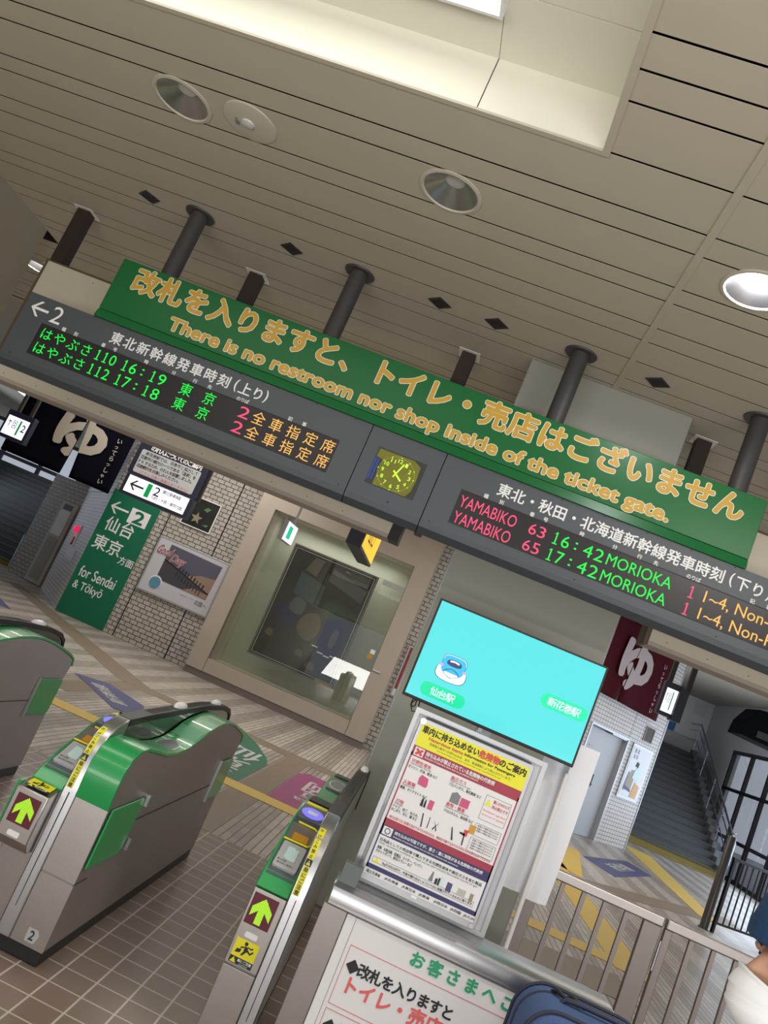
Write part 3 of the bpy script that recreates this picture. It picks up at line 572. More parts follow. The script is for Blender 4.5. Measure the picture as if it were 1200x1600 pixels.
def gate(x, label, right_half=True, protrude=True):
    t = thing('ticket_gate', (x-.18 if right_half else x-.1, 4.2, 0), label, 'ticket gate', 'automatic ticket gates')
    xr = x                                                    # right face of the whole machine
    fx1 = x-.144 if right_half else x; fx0 = fx1-.06; rx0 = fx0-.13
    if right_half:
        mb = MB(); extr(mb, [(a, b) if b < .2 else (a, b) for a, b in BODY], fx1, xr-.001); mb.build('body', 'steel_body', t, .004)
        mb = MB(); mb.prism(SX(0), shell(BODY, 2, 22, -.016), fx1+.001, xr+.003, True); mb.build('top_cover', 'gate_green', t, .003)
        mb = MB(); mb.box(YP(3.25), fx1+.001, .06, xr, .318, 0, .002); mb.box(YP(3.25), fx1+.001, .326, xr, .616, 0, .002); mb.build('front_panel', 'steel', t)
        mb = MB(); mb.box(SX(xr), 3.64, .508, 4.92, .512, 0, .0015); mb.box(SX(xr), 3.25, .322, 3.37, .325, 0, .0015); mb.build('panel_seam', 'seam', t)
        # flap doors folded flat on the side
        for nm, pts in (('flap_door', [(3.262, .385), (3.59, .375), (3.625, .40), (3.64, .60), (3.63, .622), (3.27, .622)]), ('flap_door', [(4.935, .425), (5.20, .41), (5.235, .44), (5.245, .63), (5.235, .652), (4.945, .655)])):
            mb = MB(); mb.prism(SX(xr), pts, .003, .014); mb.build(nm, 'gate_green', t, .006)
        for q in ((4.925, .41, 4.935, .66, 0, .015), (3.645, .585, 3.66, .635, 0, .03), (3.645, .39, 3.66, .44, 0, .03)): MB().box(SX(xr), *q).build('flap_hinge', 'steel_bright', t)
        mb = MB(); zc, a = onprof(BODY, 3.92); f2 = slope((fx1+xr)/2, 3.92, BODY)
        mb.disc(f2, 0, 0, .05, .017, .0175, rv=.12, seg=36); mb.disc(f2, 0, 0, .045, .0175, .0185, rv=.113, seg=36); mb.m = 1; mb.disc(f2, 0, 0, .045, .0186, .019, rv=.113, seg=36); mb.build('oval_reader', ['white', 'reader_grey'], t)
        mb = MB()
        for k in range(7):
            a0, a1 = 4.05+k*.014, 4.05+(k+1)*.014
        f3 = slope((fx1+xr)/2, 4.20, BODY); mb.box(f3, -.066, -.11, .066, .07, .016, .0178); mb.build('clear_label', 'mat_print_green', t)
        mb = MB(); mb.prism(YP(3.25), [(fx1+.055, .075), (fx1+.095, .075), (fx1+.105, .105), (fx1+.095, .125), (fx1+.055, .125)], .002, .003); mb.build('number_sticker', 'label_grey', t)
        text('number', '2', YP(3.25), fx1+.068, fx1+.087, .085, .118, .004, 'ink', t, .02)
    # fin: stainless front, dark smoked barrier behind
    mb = MB(); extr(mb, FIN[:6]+[(3.47, .06)], fx0, fx1); mb.build('fin_front', 'steel_bright', t, .004)
    mb = MB(); extr(mb, [(3.471, .06), (3.471, .921)]+FIN[6:], fx0+.004, fx1-.004); mb.build('barrier', 'acrylic' if right_half else 'steel', t, .004)
    mb = MB(); mb.prism(SX(0), shell(FIN, 5, 15, .03), fx0-.002, fx1+.002, True); mb.build('barrier_rail', 'smoke', t, .003)
    mb = MB(); mb.box(SX(fx1), 3.245, .1, 3.47, .1, 0, 0); cx = (fx0+fx1)/2; mb.box(YP(3.243), cx-.0015, .06, cx+.0015, .62, -.01, .002); mb.build('fin_seam', 'seam', t)
    for y in ((4.23, 4.95) if right_half else (4.95,)):
        mb = MB(); z, a = onprof(FIN, y); mb.ell(((fx0+fx1)/2, y, z), .026, .095, .026, 22, 12); mb.build('sensor_dome', 'sensor_white', t)
    # warning sticker on the curved fin front
    xs = fx0+.006; we = .025
    for nm, body, z0, z1 in (('warning_sticker', 'かけこみ禁止', .772, .878), ('warning_sticker', '扉にご注意', .635, .742)):
        mb = MB(); tm = MB()
        zz = [z0+(z1-z0)*k/8 for k in range(9)]
        def yof(z):
            for (a, b), (c, d) in zip(FIN[1:], FIN[2:]):
                if b <= z <= d: return a+(c-a)*(z-b)/(d-b)
            return 3.3
        for a, b in zip(zz, zz[1:]): mb.face([(xs, yof(a)-.0015, a), (xs+we, yof(a)-.0015, a), (xs+we, yof(b)-.0015, b), (xs, yof(b)-.0015, b)])
        o = mb.build(nm, 'yellow', t); k = len(body); hh = (z1-z0)/k
        for i, ch in enumerate(body):
            zc = z1-hh*(i+.5); z_a, z_b = yof(zc-.006), yof(zc+.006)
            chars(tm, ch, Fr((0, yof(zc), zc), (1, 0, 0), (0, z_b-z_a, .012)), xs+.004, xs+we-.004, 0, hh*.85, .003, .012)
        tm.build('sticker_text', 'ink', o)
    mb = MB(); mb.box(Fr((0, yof(.757), .757), (1, 0, 0), (0, yof(.765)-yof(.75), .015)), xs, -.013, xs+we, .013, .001, .002); mb.build('warning_mark', 'black', t)
    mb = MB(); ff = Fr((0, yof(.757), .757), (1, 0, 0), (0, yof(.765)-yof(.75), .015)); mb.prism(ff, [(xs+.004, -.009), (xs+we-.004, -.009), (xs+we/2, .009)], .002, .003); mb.m = 1; put_text(mb, '!', ff, xs+we/2-.0015, xs+we/2+.0015, -.007, .004, .004); mb.build('warning_triangle', ['yellow', 'ink'], t)
    # reader half
    mb = MB(); extr(mb, READ, rx0, fx0); mb.build('reader_body', 'steel_dark', t, .004)
    mb = MB(); mb.prism(SX(0), shell(READ, 1, 17, -.014), rx0-.004, fx0-.001, True); mb.build('reader_cover', 'gate_green', t, .004)
    cx = (rx0+fx0)/2; L = .0152
    def patch(name, y0, y1, w, m, lift=0, th=.0012, rad=.008, dx=0):
        ym = (y0+y1)/2; z0, _ = onprof(READ, y0); z1, _ = onprof(READ, y1); a = math.atan2(z1-z0, y1-y0); zm = onprof(READ, ym)[0]
        fr = Fr((cx+dx, ym, zm), (1, 0, 0), (0, math.cos(a), math.sin(a))); ln = math.dist((y0, z0), (y1, z1))/2
        mb = MB(); mb.rrect(fr, -w/2, -ln, w/2, ln, rad, L-.01+lift, L+lift+th); return mb.build(name, m, t), fr, ln
    mb = MB(); ys = [3.29, 3.36, 3.45, 3.52, 3.58, 3.64, 3.70, 3.78, 3.85, 3.92, 3.99]; pr_ = [(y, onprof(READ, y)[0]) for y in ys]
    mb.prism(SX(0), shell(pr_, 0, len(pr_), -.0165), cx-.058, cx+.058, True); mb.build('reader_plate', 'reader_grey', t)
    o, fr, ln = patch('ticket_label', 3.315, 3.445, .098, 'label_grey', .003)
    n = L+.006
    mb = MB(); chars(mb, 'きっぷを', fr, -.042, -.002, -.035, .0105, n, .01); chars(mb, 'お入れください', fr, -.038, .034, -.052, .0105, n, .01); mb.build('label_text', 'ink', o)
    mb = MB(); mb.box(fr, -.022, -.018, -.006, .05, n-.001, n); mb.box(fr, -.012, -.024, .008, .05, n-.0008, n+.0004); mb.box(fr, .0, -.026, .026, .044, n-.0005, n+.0008); mb.build('ticket_picture', 'ticket_blue', o)
    o, fr, ln = patch('ticket_slot', 3.462, 3.565, .112, 'steel_dark', .004, .002)
    mb = MB(); mb.box(fr, -.03, -ln+.008, .036, -.006, n-.002, n+.004); mb.build('slot_mouth', 'orange', o)
    mb = MB(); mb.tube([fr.P(-.058, -ln, n), fr.P(.045, -ln, n+.002), fr.P(.057, -ln+.014, n+.002), fr.P(.057, ln-.012, n+.006), fr.P(.040, ln, n+.006), fr.P(-.035, ln+.004, n+.004)], .0042, 8); mb.build('slot_rim', 'yellow_rim', o)
    o, fr, ln = patch('card_reader', 3.60, 3.73, .11, 'reader_grey', .003)
    mb = MB(); mb.disc(fr, .0, 0, .05, L, L+.008, rv=.045, seg=36); mb.build('card_touch_pad', 'ic_glow', o)
    mb = MB(); mb.box(fr, -.022, -.012, .022, .012, L+.008, L+.0095); mb.build('pad_mark', 'white', o)
    patch('yellow_label', 3.755, 3.79, .10, 'yellow', .005); patch('fare_display', 3.81, 3.96, .1, 'smoke', .005, .002)
    if not right_half:
        o, fr, ln = patch('oval_reader', 4.55, 4.78, .1, 'reader_grey', .003); mb = MB(); mb.disc(fr, 0, 0, .048, L, L+.006, rv=.09); mb.build('oval_ring', 'white', o); mb = MB(); mb.disc(fr, 0, 0, .043, L, L+.007, rv=.082); mb.build('oval_pad', 'reader_grey', o)
        patch('dark_window', 4.9, 5.14, .1, 'black', .004)
    # arrow display
    yf = 3.165 if protrude else 3.236
    if protrude:
        mb = MB(); mb.prism(SX(0), [(yf, .405), (3.20, .365), (3.25, .36), (3.25, .61), (yf, .588)], rx0-.012, fx0-.006, True); mb.build('arrow_box', 'steel', t, .004)
        mb = MB(); mb.box(SX(rx0-.012), 3.19, .40, 3.25, .60, -.016, 0); mb.build('box_side', 'gate_green', t)
    else:
        mb = MB(); mb.box(YP(3.25), rx0-.003, .326, fx0, .606, -.01, .014); mb.box(YP(3.25), rx0-.003, .06, fx0, .320, -.01, .014); mb.build('front_panel', 'steel', t, .003)
    fa = YP(yf); mx = (rx0+fx0)/2-.008
    mb = MB(); mb.box(fa, mx-.05, .458 if protrude else .478, mx+.05, .568 if protrude else .592, 0, .002); d = mb.build('arrow_display', 'panel_maroon', t)
    zz = .458 if protrude else .478
    mb = MB(); arrow_up(mb, fa, mx, zz+.008, zz+.104, .04, .026, .0021, .003); mb.build('arrow', 'arrow_dots', d)
    mb = MB(); mb.rrect(fa, mx-.025, zz-.045, mx+.025, zz-.025, .006, 0, .003); mb.build('sensor_window', 'sensor_white', t)
    # caution sticker
    if protrude: fs = Fr((mx, 3.207, .603), (1, 0, 0), (0, .085, .022)); h0, h1, w = -.03, .034, .05
    else: fs = fa; h0, h1, w = .334, .424, .046
    ox = 0 if protrude else mx
    mb = MB(); mb.box(fs, ox-w, h0+(h1-h0)*.27, ox+w, h1, .001, .002); st = mb.build('caution_sticker', 'yellow', t)
    mb = MB(); mb.box(fs, ox-w, h0, ox+w, h0+(h1-h0)*.27, .001, .002); mb.build('sticker_band', 'black', st)
    mb = MB(); sc = (h1-h0)/.09; cz = h0+(h1-h0)*.62
    mb.disc(fs, ox-.004, cz+.022*sc, .007*min(1, sc*1.1), .002, .0025, seg=14)
    for pts in ([(-.006, .014), (.008, .012), (.006, -.008), (-.006, -.004)], [(.006, -.002), (.022, -.01), (.033, .003), (.029, .007), (.02, -.003), (.008, .006)], [(-.004, -.004), (.004, -.008), (-.006, -.022), (-.012, -.02)], [(-.006, .012), (-.022, .006), (-.02, .001), (-.008, .006)], [(.006, .012), (.02, .008), (.028, .014), (.025, .018), (.018, .013), (.006, .016)], [(-.033, -.004), (-.014, .0), (-.017, -.014), (-.036, -.018)]): mb.prism(fs, [(ox+a, cz+b*sc) for a, b in pts], .002, .0025)
    mb.build('running_figure', 'ink', st)
    mb = MB(); chars(mb, '扉にご注意', fs, ox-.014, ox+.042, h0+(h1-h0)*.18, .011, .003, .02); put_text(mb, 'CAUTION', fs, ox-.004, ox+.03, h0+(h1-h0)*.02, h0+(h1-h0)*.08, .003); mb.build('sticker_text', 'white', st)
    mb = MB(); mb.prism(fs, [(ox-.042, h0+.003), (ox-.018, h0+.003), (ox-.03, h0+.003+.019*sc)], .002, .003); mb.build('warning_triangle', 'yellow', st)
    mb = MB(); mb.wbox(rx0, 3.262, 0, xr-.004, 5.25, .06); mb.build('plinth', 'black', t, .006)
    return t
g1 = gate(-.956, 'ticket gate number 2 in the middle with two white sensor domes and arrow display')
g0 = copy_tree(g1); g0.location.x -= 1.245; g0['label'] = 'leftmost ticket gate, mostly cut off by the left edge of the photo'
for c in list(g0.children_recursive):
    if c.name.startswith(('number',)): bpy.data.objects.remove(c)
gate(-.118, 'narrow ticket gate beside the hazard poster with yellow caution sticker under its arrow', False, False)
# ================================================================== DISPLAY SCREEN ON THE PILLAR
T = 4.45; FT = Fr((-.1, T, 1.454))            # origin at the lower left corner of the screen; layout scaled about the camera
t = thing('display_screen', (.38, 4.5, 0), 'wide turquoise information screen with a cartoon train, standing before the white pillar', 'screen')
mb = MB(); mb.box(FT, -.003, -.004, .969, .558, -.055, 0); mb.build('bezel', 'black', t, .004)
mb = MB(); mb.box(FT, .009, .013, .957, .547, 0, .0015); sc_ = mb.build('screen', 'tv_screen', t)
mb = MB(); mb.wbox(.15, T+.055, 1.55, .62, T+.08, 1.9); mb.build('mount_plate', 'black', t); mb = MB(); mb.wbox(.34, T+.08, .03, .42, T+.13, 1.85); mb.build('stand_post', 'alu', t); mb = MB(); mb.wbox(.1, T-.15, 0, .66, T+.3, .03); mb.build('stand_base', 'alu', t, .006)
mb = MB(); mb.box(FT, .4425, -.024, .464, .002, -.03, -.005); mb.build('receiver', 'alu', t)
for nm, u0, u1, zc, body in (('station_label', .0745, .327, .0762, '仙台駅'), ('station_label', .6906, .9491, .2687, '新花巻駅')):
    h = .0755; mb = MB(); mb.rrect(FT, u0, zc-h/2, u1, zc+h/2, h/2-.001, .0015, .0025, 10); o = mb.build(nm, 'tv_pill', sc_)
    mb = MB(); w = .043*len(body)+.01; chars(mb, body, FT, (u0+u1)/2-w/2, (u0+u1)/2+w/2, zc, .048, .0035, .008); mb.build('station_name', 'tv_white', sc_)
cu, cz = .2003, .2242
def blob(pts, k=6):
    """smooth closed outline through pts"""
    out = []; n = len(pts)
    for i in range(n):
        p0, p1, p2, p3 = (Vector(pts[(i+j-1) % n]) for j in range(4))
        for j in range(k):
            q = j/k; out.append(tuple(.5*((2*p1)+(p2-p0)*q+(2*p0-5*p1+4*p2-p3)*q*q+(3*p1-p0-3*p2+p3)*q**3)))
    return out
def icon(pts, m, n): MB().prism(FT, [(cu+.856*a, cz+.856*b) for a, b in blob(pts)], n-.0002, n).build('train_picture', m, sc_)
out = [(-.075, .055), (-.055, .075), (0, .08), (.055, .075), (.075, .055), (.076, 0), (.094, -.01), (.092, -.06), (.05, -.083), (-.05, -.083), (-.092, -.06), (-.094, -.01), (-.076, 0)]
icon([(a*1.045, b*1.04) for a, b in out], 'tv_navy', .002); icon(out, 'tv_white', .0025)
icon([(-.073, .052), (-.053, .072), (0, .077), (.053, .072), (.073, .052), (.073, -.015), (.04, -.045), (0, -.05), (-.04, -.045), (-.073, -.015)], 'tv_blue', .003)
icon([(-.042, .045), (0, .055), (.042, .045), (.045, .02), (0, .012), (-.045, .02)], 'tv_navy', .0035); icon([(-.028, .045), (0, .05), (.028, .045), (.028, .036), (0, .04), (-.028, .036)], 'tv_white', .004)
icon([(-.052, -.03), (0, -.002), (.052, -.03), (0, -.062)], 'tv_navy', .0035); icon([(-.048, -.03), (0, -.006), (.048, -.03), (0, -.028)], 'tv_blue', .004); icon([(-.048, -.034), (0, -.03), (.048, -.034), (0, -.058)], 'tv_white', .0042)
for sg in (-1, 1): icon([(sg*.075+.01*math.cos(k*1.05), .002+.009*math.sin(k*1.05)) for k in range(6)], 'tv_pink', .0044)
mb = MB(); Q = lambda l: [FT.P(a, b, c) for a, b, c in l]
mb.tube(Q([(.066, .006, -.03), (.062, -.024, -.01), (.074, -.045, .01), (.087, -.033, .01), (.083, .006, -.03)]), .0035, 8); mb.tube(Q([(.083, .006, -.03), (.062, -.033, .01), (.083, -.067, .02), (.109, -.054, .02), (.10, .006, -.03)]), .0035, 8)
mb.build('cable', 'black', t)
# ================================================================== STEEL COUNTER WITH NOTICE
t = thing('steel_counter', (.45, 3.15, 0), 'low stainless steel counter with a polished top rail, carrying the white notice', 'counter')
mb = MB(); mb.wbox(-.047, 3.10, .02, 1.0, 3.25, .70); mb.build('counter_body', 'fence_brown', t, .004)
mb = MB(); fr = Fr((0, 0, 0), (0, 1, 0), (0, 0, 1)); mb.prism(fr, [(3.075, .722), (3.072, .745), (3.08, .768), (3.10, .778), (3.27, .778), (3.285, .768), (3.285, .705), (3.075, .705)], -.04, 1.02, True); mb.build('top_rail', 'steel_bright', t, .006)
mb = MB(); mb.wbox(-.047, 3.085, .02, .045, 3.10, .705); mb.build('end_panel', 'fence_steel', t, .003)
mb = MB(); mb.wbox(-.03, 3.12, .778, .04, 3.16, .852); mb.build('corner_bracket', 'bracket_grey', t, .002)
mb = MB(); mb.wbox(-.04, 3.11, 0, 1.0, 3.24, .02); mb.build('plinth', 'black', t)
FN = YP(3.085)
t = thing('notice_board', (.5, 3.09, .05), 'white notice panel with red framed boxes, green heading and red lettering on the counter front', 'notice')
mb = MB(); mb.box(FN, .047, .06, .985, .702, -.012, 0); mb.build('panel', 'paper', t, .002)
mb = MB(); mb.box(FN, .081, .06, .0825, .702, 0, .001); mb.build('panel_seam', 'ink_grey', t)
mb = MB(); chars(mb, 'お客さまへご案内', FN, .305, .83, .662, .052, .0015, .035); mb.build('heading_lettering', 'poster_green', t)
mb = MB(); chars(mb, '◆改札を入りますと', FN, .107, .512, .551, .046, .0015, .03); mb.build('black_lettering', 'ink', t)
mb = MB(); chars(mb, 'トイレ・売店はございません', FN, .118, .93, .491, .06, .0015, .03); mb.build('red_lettering', 'salmon', t)
mb = MB(); mb.frame(FN, .097, .412, .96, .614, .0016, 0, .0012); mb.frame(FN, .097, .10, .96, .396, .0016, 0, .0012); mb.build('red_box', 'ink_red', t)
mb = MB(); chars(mb, '◆新幹線の改札内は', FN, .107, .55, .345, .046, .0015, .03); mb.build('black_lettering', 'ink', t)
# ================================================================== HAZARD POSTER
PF = 3.205; FP = YP(PF); PU0, PU1, PV0, PV1 = .044, .481, .838, 1.412
t = thing('poster_stand', (.26, 3.22, .78), 'aluminium framed hazardous items poster with yellow, maroon and navy bands standing on the counter', 'poster')
mb = MB(); mb.rrect(FP, .030, .80, .495, 1.428, .014, -.02, 0); mb.build('frame', 'alu', t, .003)
mb = MB(); mb.box(FP, PU0, PV0-.012, PU1, PV1, 0, .0012); sh = mb.build('sheet', 'paper', t)
mb = MB(); mb.box(FP, .05, 1.4285, .48, 1.434, -.016, -.008); mb.build('top_bar', 'black', t)
mb = MB(); mb.disc(FP, .043, 1.416, .012, 0, .006, seg=20); mb.build('corner_knob', 'steel_bright', t)
mb = MB(); mb.disc(FP, .478, .815, .008, 0, .006, seg=20); mb.build('corner_knob', 'steel_bright', t)
mb = MB(); mb.box(FP, .24, .815, .26, .824, 0, .003); mb.build('frame_clip', 'white', t)
def pu(a): return PU0+(PU1-PU0)*a
def pv(b): return PV1-(PV1-PV0)*b
def band(nm, b0, b1, m, a0=0, a1=1, n=.0018): return MB().box(FP, pu(a0), pv(b1), pu(a1), pv(b0), .001, n).build(nm, m, sh)
band('yellow_band', 0, .155, 'poster_yellow'); band('maroon_band', .155, .225, 'poster_maroon'); band('maroon_band', .655, .70, 'poster_maroon'); band('navy_band', .70, .765, 'poster_navy'); band('navy_band', .955, .983, 'poster_navy')
band('maroon_edge', .2, .7, 'poster_maroon', 0, .012); band('maroon_edge', .2, .7, 'poster_maroon', .988, 1); band('navy_edge', .7, .98, 'poster_navy', 0, .012); band('navy_edge', .7, .98, 'poster_navy', .988, 1)
def ptext(nm, body, a0, a1, b0, b1, m, off=.02): text(nm, body, FP, pu(a0), pu(a1), pv(b1), pv(b0), .0024, m, sh, off)
ptext('headline', '車内に持ち込めない', .02, .545, .012, .062, 'ink', .035); ptext('headline', '危険物', .55, .735, .012, .062, 'ink_red', .045); ptext('headline', 'のご案内', .74, .98, .012, .062, 'ink', .035)
ptext('subline', 'Hazardous Items', .1, .42, .073, .092, 'ink_red', .03); ptext('subline', 'Information for Passengers', .435, .9, .073, .095, 'ink', .03)
ptext('subline', '危険物の車内への持ち込みは、法令、鉄道規則により禁止されています。', .12, .88, .104, .122, 'ink', .0); ptext('subline', 'Carrying dangerous goods on board the train is prohibited by law.', .2, .8, .130, .140, 'ink', 0)
band('cross_box', .162, .217, 'paper', .02, .105, .0022); ptext('cross_mark', '×', .035, .092, .172, .208, 'ink_red', .05)
ptext('band_text', '持ち込みが禁止されている危険物の代表例', .125, .76, .166, .195, 'paper', .04); ptext('band_text', 'Examples of hazardous items that are prohibited onboard', .125, .62, .200, .214, 'paper', .02)
for body, a0, b0, w, m in (('可燃性液体', .03, .24, .18, 'ink_red'), ('Flammable liquids', .03, .268, .19, 'ink_grey'), ('ガソリン、灯油、軽油 など', .02, .285, .27, 'ink'), ('高圧ガス', .40, .24, .14, 'ink_red'), ('High-pressure gas', .4, .268, .19, 'ink_grey'), ('プロパンガス、高圧酸素 など', .4, .285, .30, 'ink'),
        ('火薬類', .03, .385, .11, 'ink_red'), ('Explosives', .03, .412, .11, 'ink_grey'), ('爆薬、ダイナマイト など', .02, .428, .25, 'ink'), ('毒物・農薬', .44, .405, .17, 'ink_red'), ('Poisons and pesticides', .44, .432, .22, 'ink_grey'), ('クロロホルム、殺虫剤 など', .44, .45, .27, 'ink'),
        ('刃物', .03, .515, .07, 'ink_red'), ('Knives', .03, .54, .07, 'ink_grey'), ('ナイフ、包丁、はさみ、', .02, .556, .24, 'ink'), ('のこぎり、なた、鎌 など', .02, .580, .24, 'ink'), ('他のお客さまに危害を及ぼすおそれのあるもの、車両を汚損するおそれのあるものは持ち込みできません', .03, .628, .93, 'ink_red'),
        ('日用品として小売店等で購入できる可燃性液体や高圧ガスを含む製品', .03, .782, .93, 'ink'), ('Daily necessities available at retail stores that contain flammable liquids or gas', .03, .808, .9, 'ink_grey'), ('酒類、化粧品類、医薬品、ライター、ベンジン、', .03, .832, .42, 'ink'), ('カセットボンベ、殺虫スプレー など', .03, .855, .33, 'ink'), ('2kg又は2L以内で、中身が漏れ出ないように十分に保護されているものに限ります', .12, .915, .82, 'ink')):
    h = .020 if m != 'ink_grey' else .012
    if len(body) < 7 and m == 'ink_red': h = .026
    ptext('poster_text', body, a0, a0+w, b0, b0+h, m, .012)
band('circle_box', .706, .758, 'paper', .02, .105, .0022)
mb = MB(); mb.disc(FP, pu(.0625), pv(.732), .011, .002, .0026); mb.m = 1; mb.disc(FP, pu(.0625), pv(.732), .008, .0026, .003); mb.build('circle_mark', ['ink', 'paper'], sh)
ptext('band_text', '持ち込みは可能ですが、重さ・量に制限がある危険物の代表例', .125, .93, .711, .733, 'paper', .03); ptext('band_text', 'Examples of hazardous items that are allowed onboard with restrictions', .125, .72, .742, .754, 'paper', .02)
mb = MB()
for b0, b1, a0, a1 in ((.26, .42, .735, .965), (.45, .53, .735, .965), (.545, .635, .735, .965), (.905, .94, .03, .95)): mb.frame(FP, pu(a0), pv(b1), pu(a1), pv(b0), .0012, .001, .0022)
mb.build('box_outline', 'ink_grey', sh)
ptext('box_text', '量にかかわらず', .81, .955, .275, .297, 'ink_red'); ptext('box_text', '持込禁止です', .81, .955, .308, .33, 'ink_red'); ptext('box_text', 'Prohibited regardless', .75, .955, .352, .368, 'salmon', 0); ptext('box_text', 'of amount or quantity', .75, .955, .378, .394, 'salmon', 0)
for b in (.458, .475, .49, .553, .570, .587, .604): ptext('box_text', '液漏れや爆発の防止のため', .755, .945, b, b+.012, 'ink', 0)
MB().prism(FP, [(pu(.745), pv(.325)), (pu(.80), pv(.325)), (pu(.772), pv(.28))], .001, .0026).build('warning_triangle', 'poster_yellow', sh)
MB().prism(FP, [(pu(.045), pv(.938)), (pu(.095), pv(.938)), (pu(.07), pv(.905))], .001, .0026).build('warning_triangle', 'poster_yellow', sh)
for i, (body, a) in enumerate(zip(('国土交通省', 'JR北海道', 'JR東日本', 'JR東海', 'JR西日本', 'JR四国', 'JR九州'), (.02, .185, .345, .50, .635, .785, .905))): ptext('company_name', body, a, a+(.125 if i in (0, 1, 2, 4) else .095), .993, 1.013, 'ink', .012)
def pic(m, *shapes):
    mb = MB()
    for pts in shapes: mb.prism(FP, [(pu(a), pv(b)) for a, b in pts], .001, .0026)
    return mb.build('poster_picture', m, sh)
R_ = lambda a0, b0, a1, b1: [(a0, b0), (a1, b0), (a1, b1), (a0, b1)]
pic('poster_pink', [(.145, .34), (.16, .315), (.225, .325), (.235, .37), (.225, .385), (.15, .38)], R_(.545, .345, .625, .40), R_(.30, .44, .345, .50)); pic('ink_grey', R_(.455, .34, .535, .40), [(.46, .34), (.495, .325), (.53, .34)]); pic('ink_red', R_(.665, .52, .70, .56)); pic('orange', R_(.695, .475, .75, .53))
pic('ink', [(.235, .46), (.25, .44), (.26, .5), (.235, .5)], [(.265, .46), (.275, .445), (.285, .5), (.265, .5)], [(.285, .535), (.295, .535), (.315, .62), (.305, .62)], [(.355, .54), (.36, .54), (.365, .61), (.358, .61)], [(.405, .55), (.445, .60), (.44, .61)], [(.445, .55), (.405, .60), (.41, .61)], [(.555, .54), (.565, .54), (.60, .615), (.585, .615)], [(.635, .545), (.68, .545), (.69, .62), (.68, .62), (.672, .56), (.635, .555)])
pic('ink_grey', [(.53, .9), (.545, .84), (.555, .84), (.565, .9)]); pic('ink', R_(.585, .87, .605, .905), R_(.61, .86, .625, .905)); pic('ticket_blue', R_(.63, .845, .66, .905)); pic('mat_blue', R_(.69, .86, .735, .915)); pic('mat_print', R_(.79, .865, .86, .91)); pic('photo_tan', R_(.90, .865, .93, .915))
# grey backing board and the blank sheets hung behind
t = thing('backing_board', (.28, 3.27, .78), 'grey aluminium edged board standing behind the hazard poster', 'board')
mb = MB(); mb.box(YP(3.26), .0, .779, .545, 1.455, -.02, 0); mb.build('panel', 'paper_cool', t)
mb = MB(); mb.frame(YP(3.26), .0, .779, .545, 1.455, .018, 0, .006); mb.build('edge_frame', 'alu', t)
def sheet(name, x0, x1, z0, z1, y, lab, sk=0):
    mb = MB(); nx, nz = 8, 24; P = {}
    for th, yy in ((0, 0), (1, .003)):
        for i in range(nx+1):
            for k in range(nz+1):
                a, b = i/nx, k/nz; P[th, i, k] = Vector((x0+(x1-x0)*a+sk*(1-b), y+yy+.008*math.sin(3.1*a+5*b)+.012*math.exp(-b*7)*math.sin(6*a+1), z0+(z1-z0)*b+.012*a*(1-b)))
    for i in range(nx):
        for k in range(nz):
            mb.face([P[0, i, k], P[0, i+1, k], P[0, i+1, k+1], P[0, i, k+1]], None, True); mb.face([P[1, i, k+1], P[1, i+1, k+1], P[1, i+1, k], P[1, i, k]], None, True)
    return tag(mb.build(name, 'sheet_white'), lab, 'sheet', 'blank sheets by the pillar')
sheet('hanging_sheet', .735, .885, .735, 1.56, 4.60, 'blank white sheet left of the thin white pole, hung behind the hazard poster')
sheet('hanging_sheet', .875, 1.0, .735, 1.58, 4.55, 'blank white sheet right of the thin white pole, its edge against the railing', .0)
mb = MB(); mb.tube([(.875, 4.5, 0), (.862, 4.5, 1.41)], .013, 12); tag(mb.build('white_pole', 'white'), 'thin upright white pole in front of the two blank sheets', 'pole')
# ================================================================== RAILING
def railing(x0, x1, lab, bars, stiles):
    t = thing('railing_gate', ((x0+x1)/2, 4.88, 0), lab, 'railing', 'stainless railing leaves')
    MB().wbox(x0, 4.855, .845, x1, 4.905, .9).build('top_rail', 'fence_steel', t, .008)
    MB().wbox(x0, 4.865, .09, x1, 4.895, .13).build('bottom_rail', 'fence_steel', t, .004)
    for a, b in stiles: MB().wbox(a, 4.863, 0, b, 4.897, .846).build('stile', 'fence_brown', t, .004)
    for x in bars: MB().wbox(x-.012, 4.868, .13, x+.012, 4.892, .846).build('bar', 'fence_brown', t)
    return t
railing(.935, 1.69, 'stainless railing leaf nearest the pillar, with wide upright stiles', [1.121, 1.243, 1.366, 1.490], [(.95, 1.01), (1.585, 1.688)])
railing(1.705, 2.46, 'stainless railing leaf at the right, beside the masked person', [1.86, 1.985, 2.11, 2.235], [(1.706, 1.75), (2.36, 2.455)])
mb = MB(); mb.tube([(1.697, 4.852, .62), (1.697, 4.852, .78)], .008, 10); tag(mb.build('hinge_pin', 'steel_bright'), 'small bright hinge pin between the two railing leaves', 'hinge')
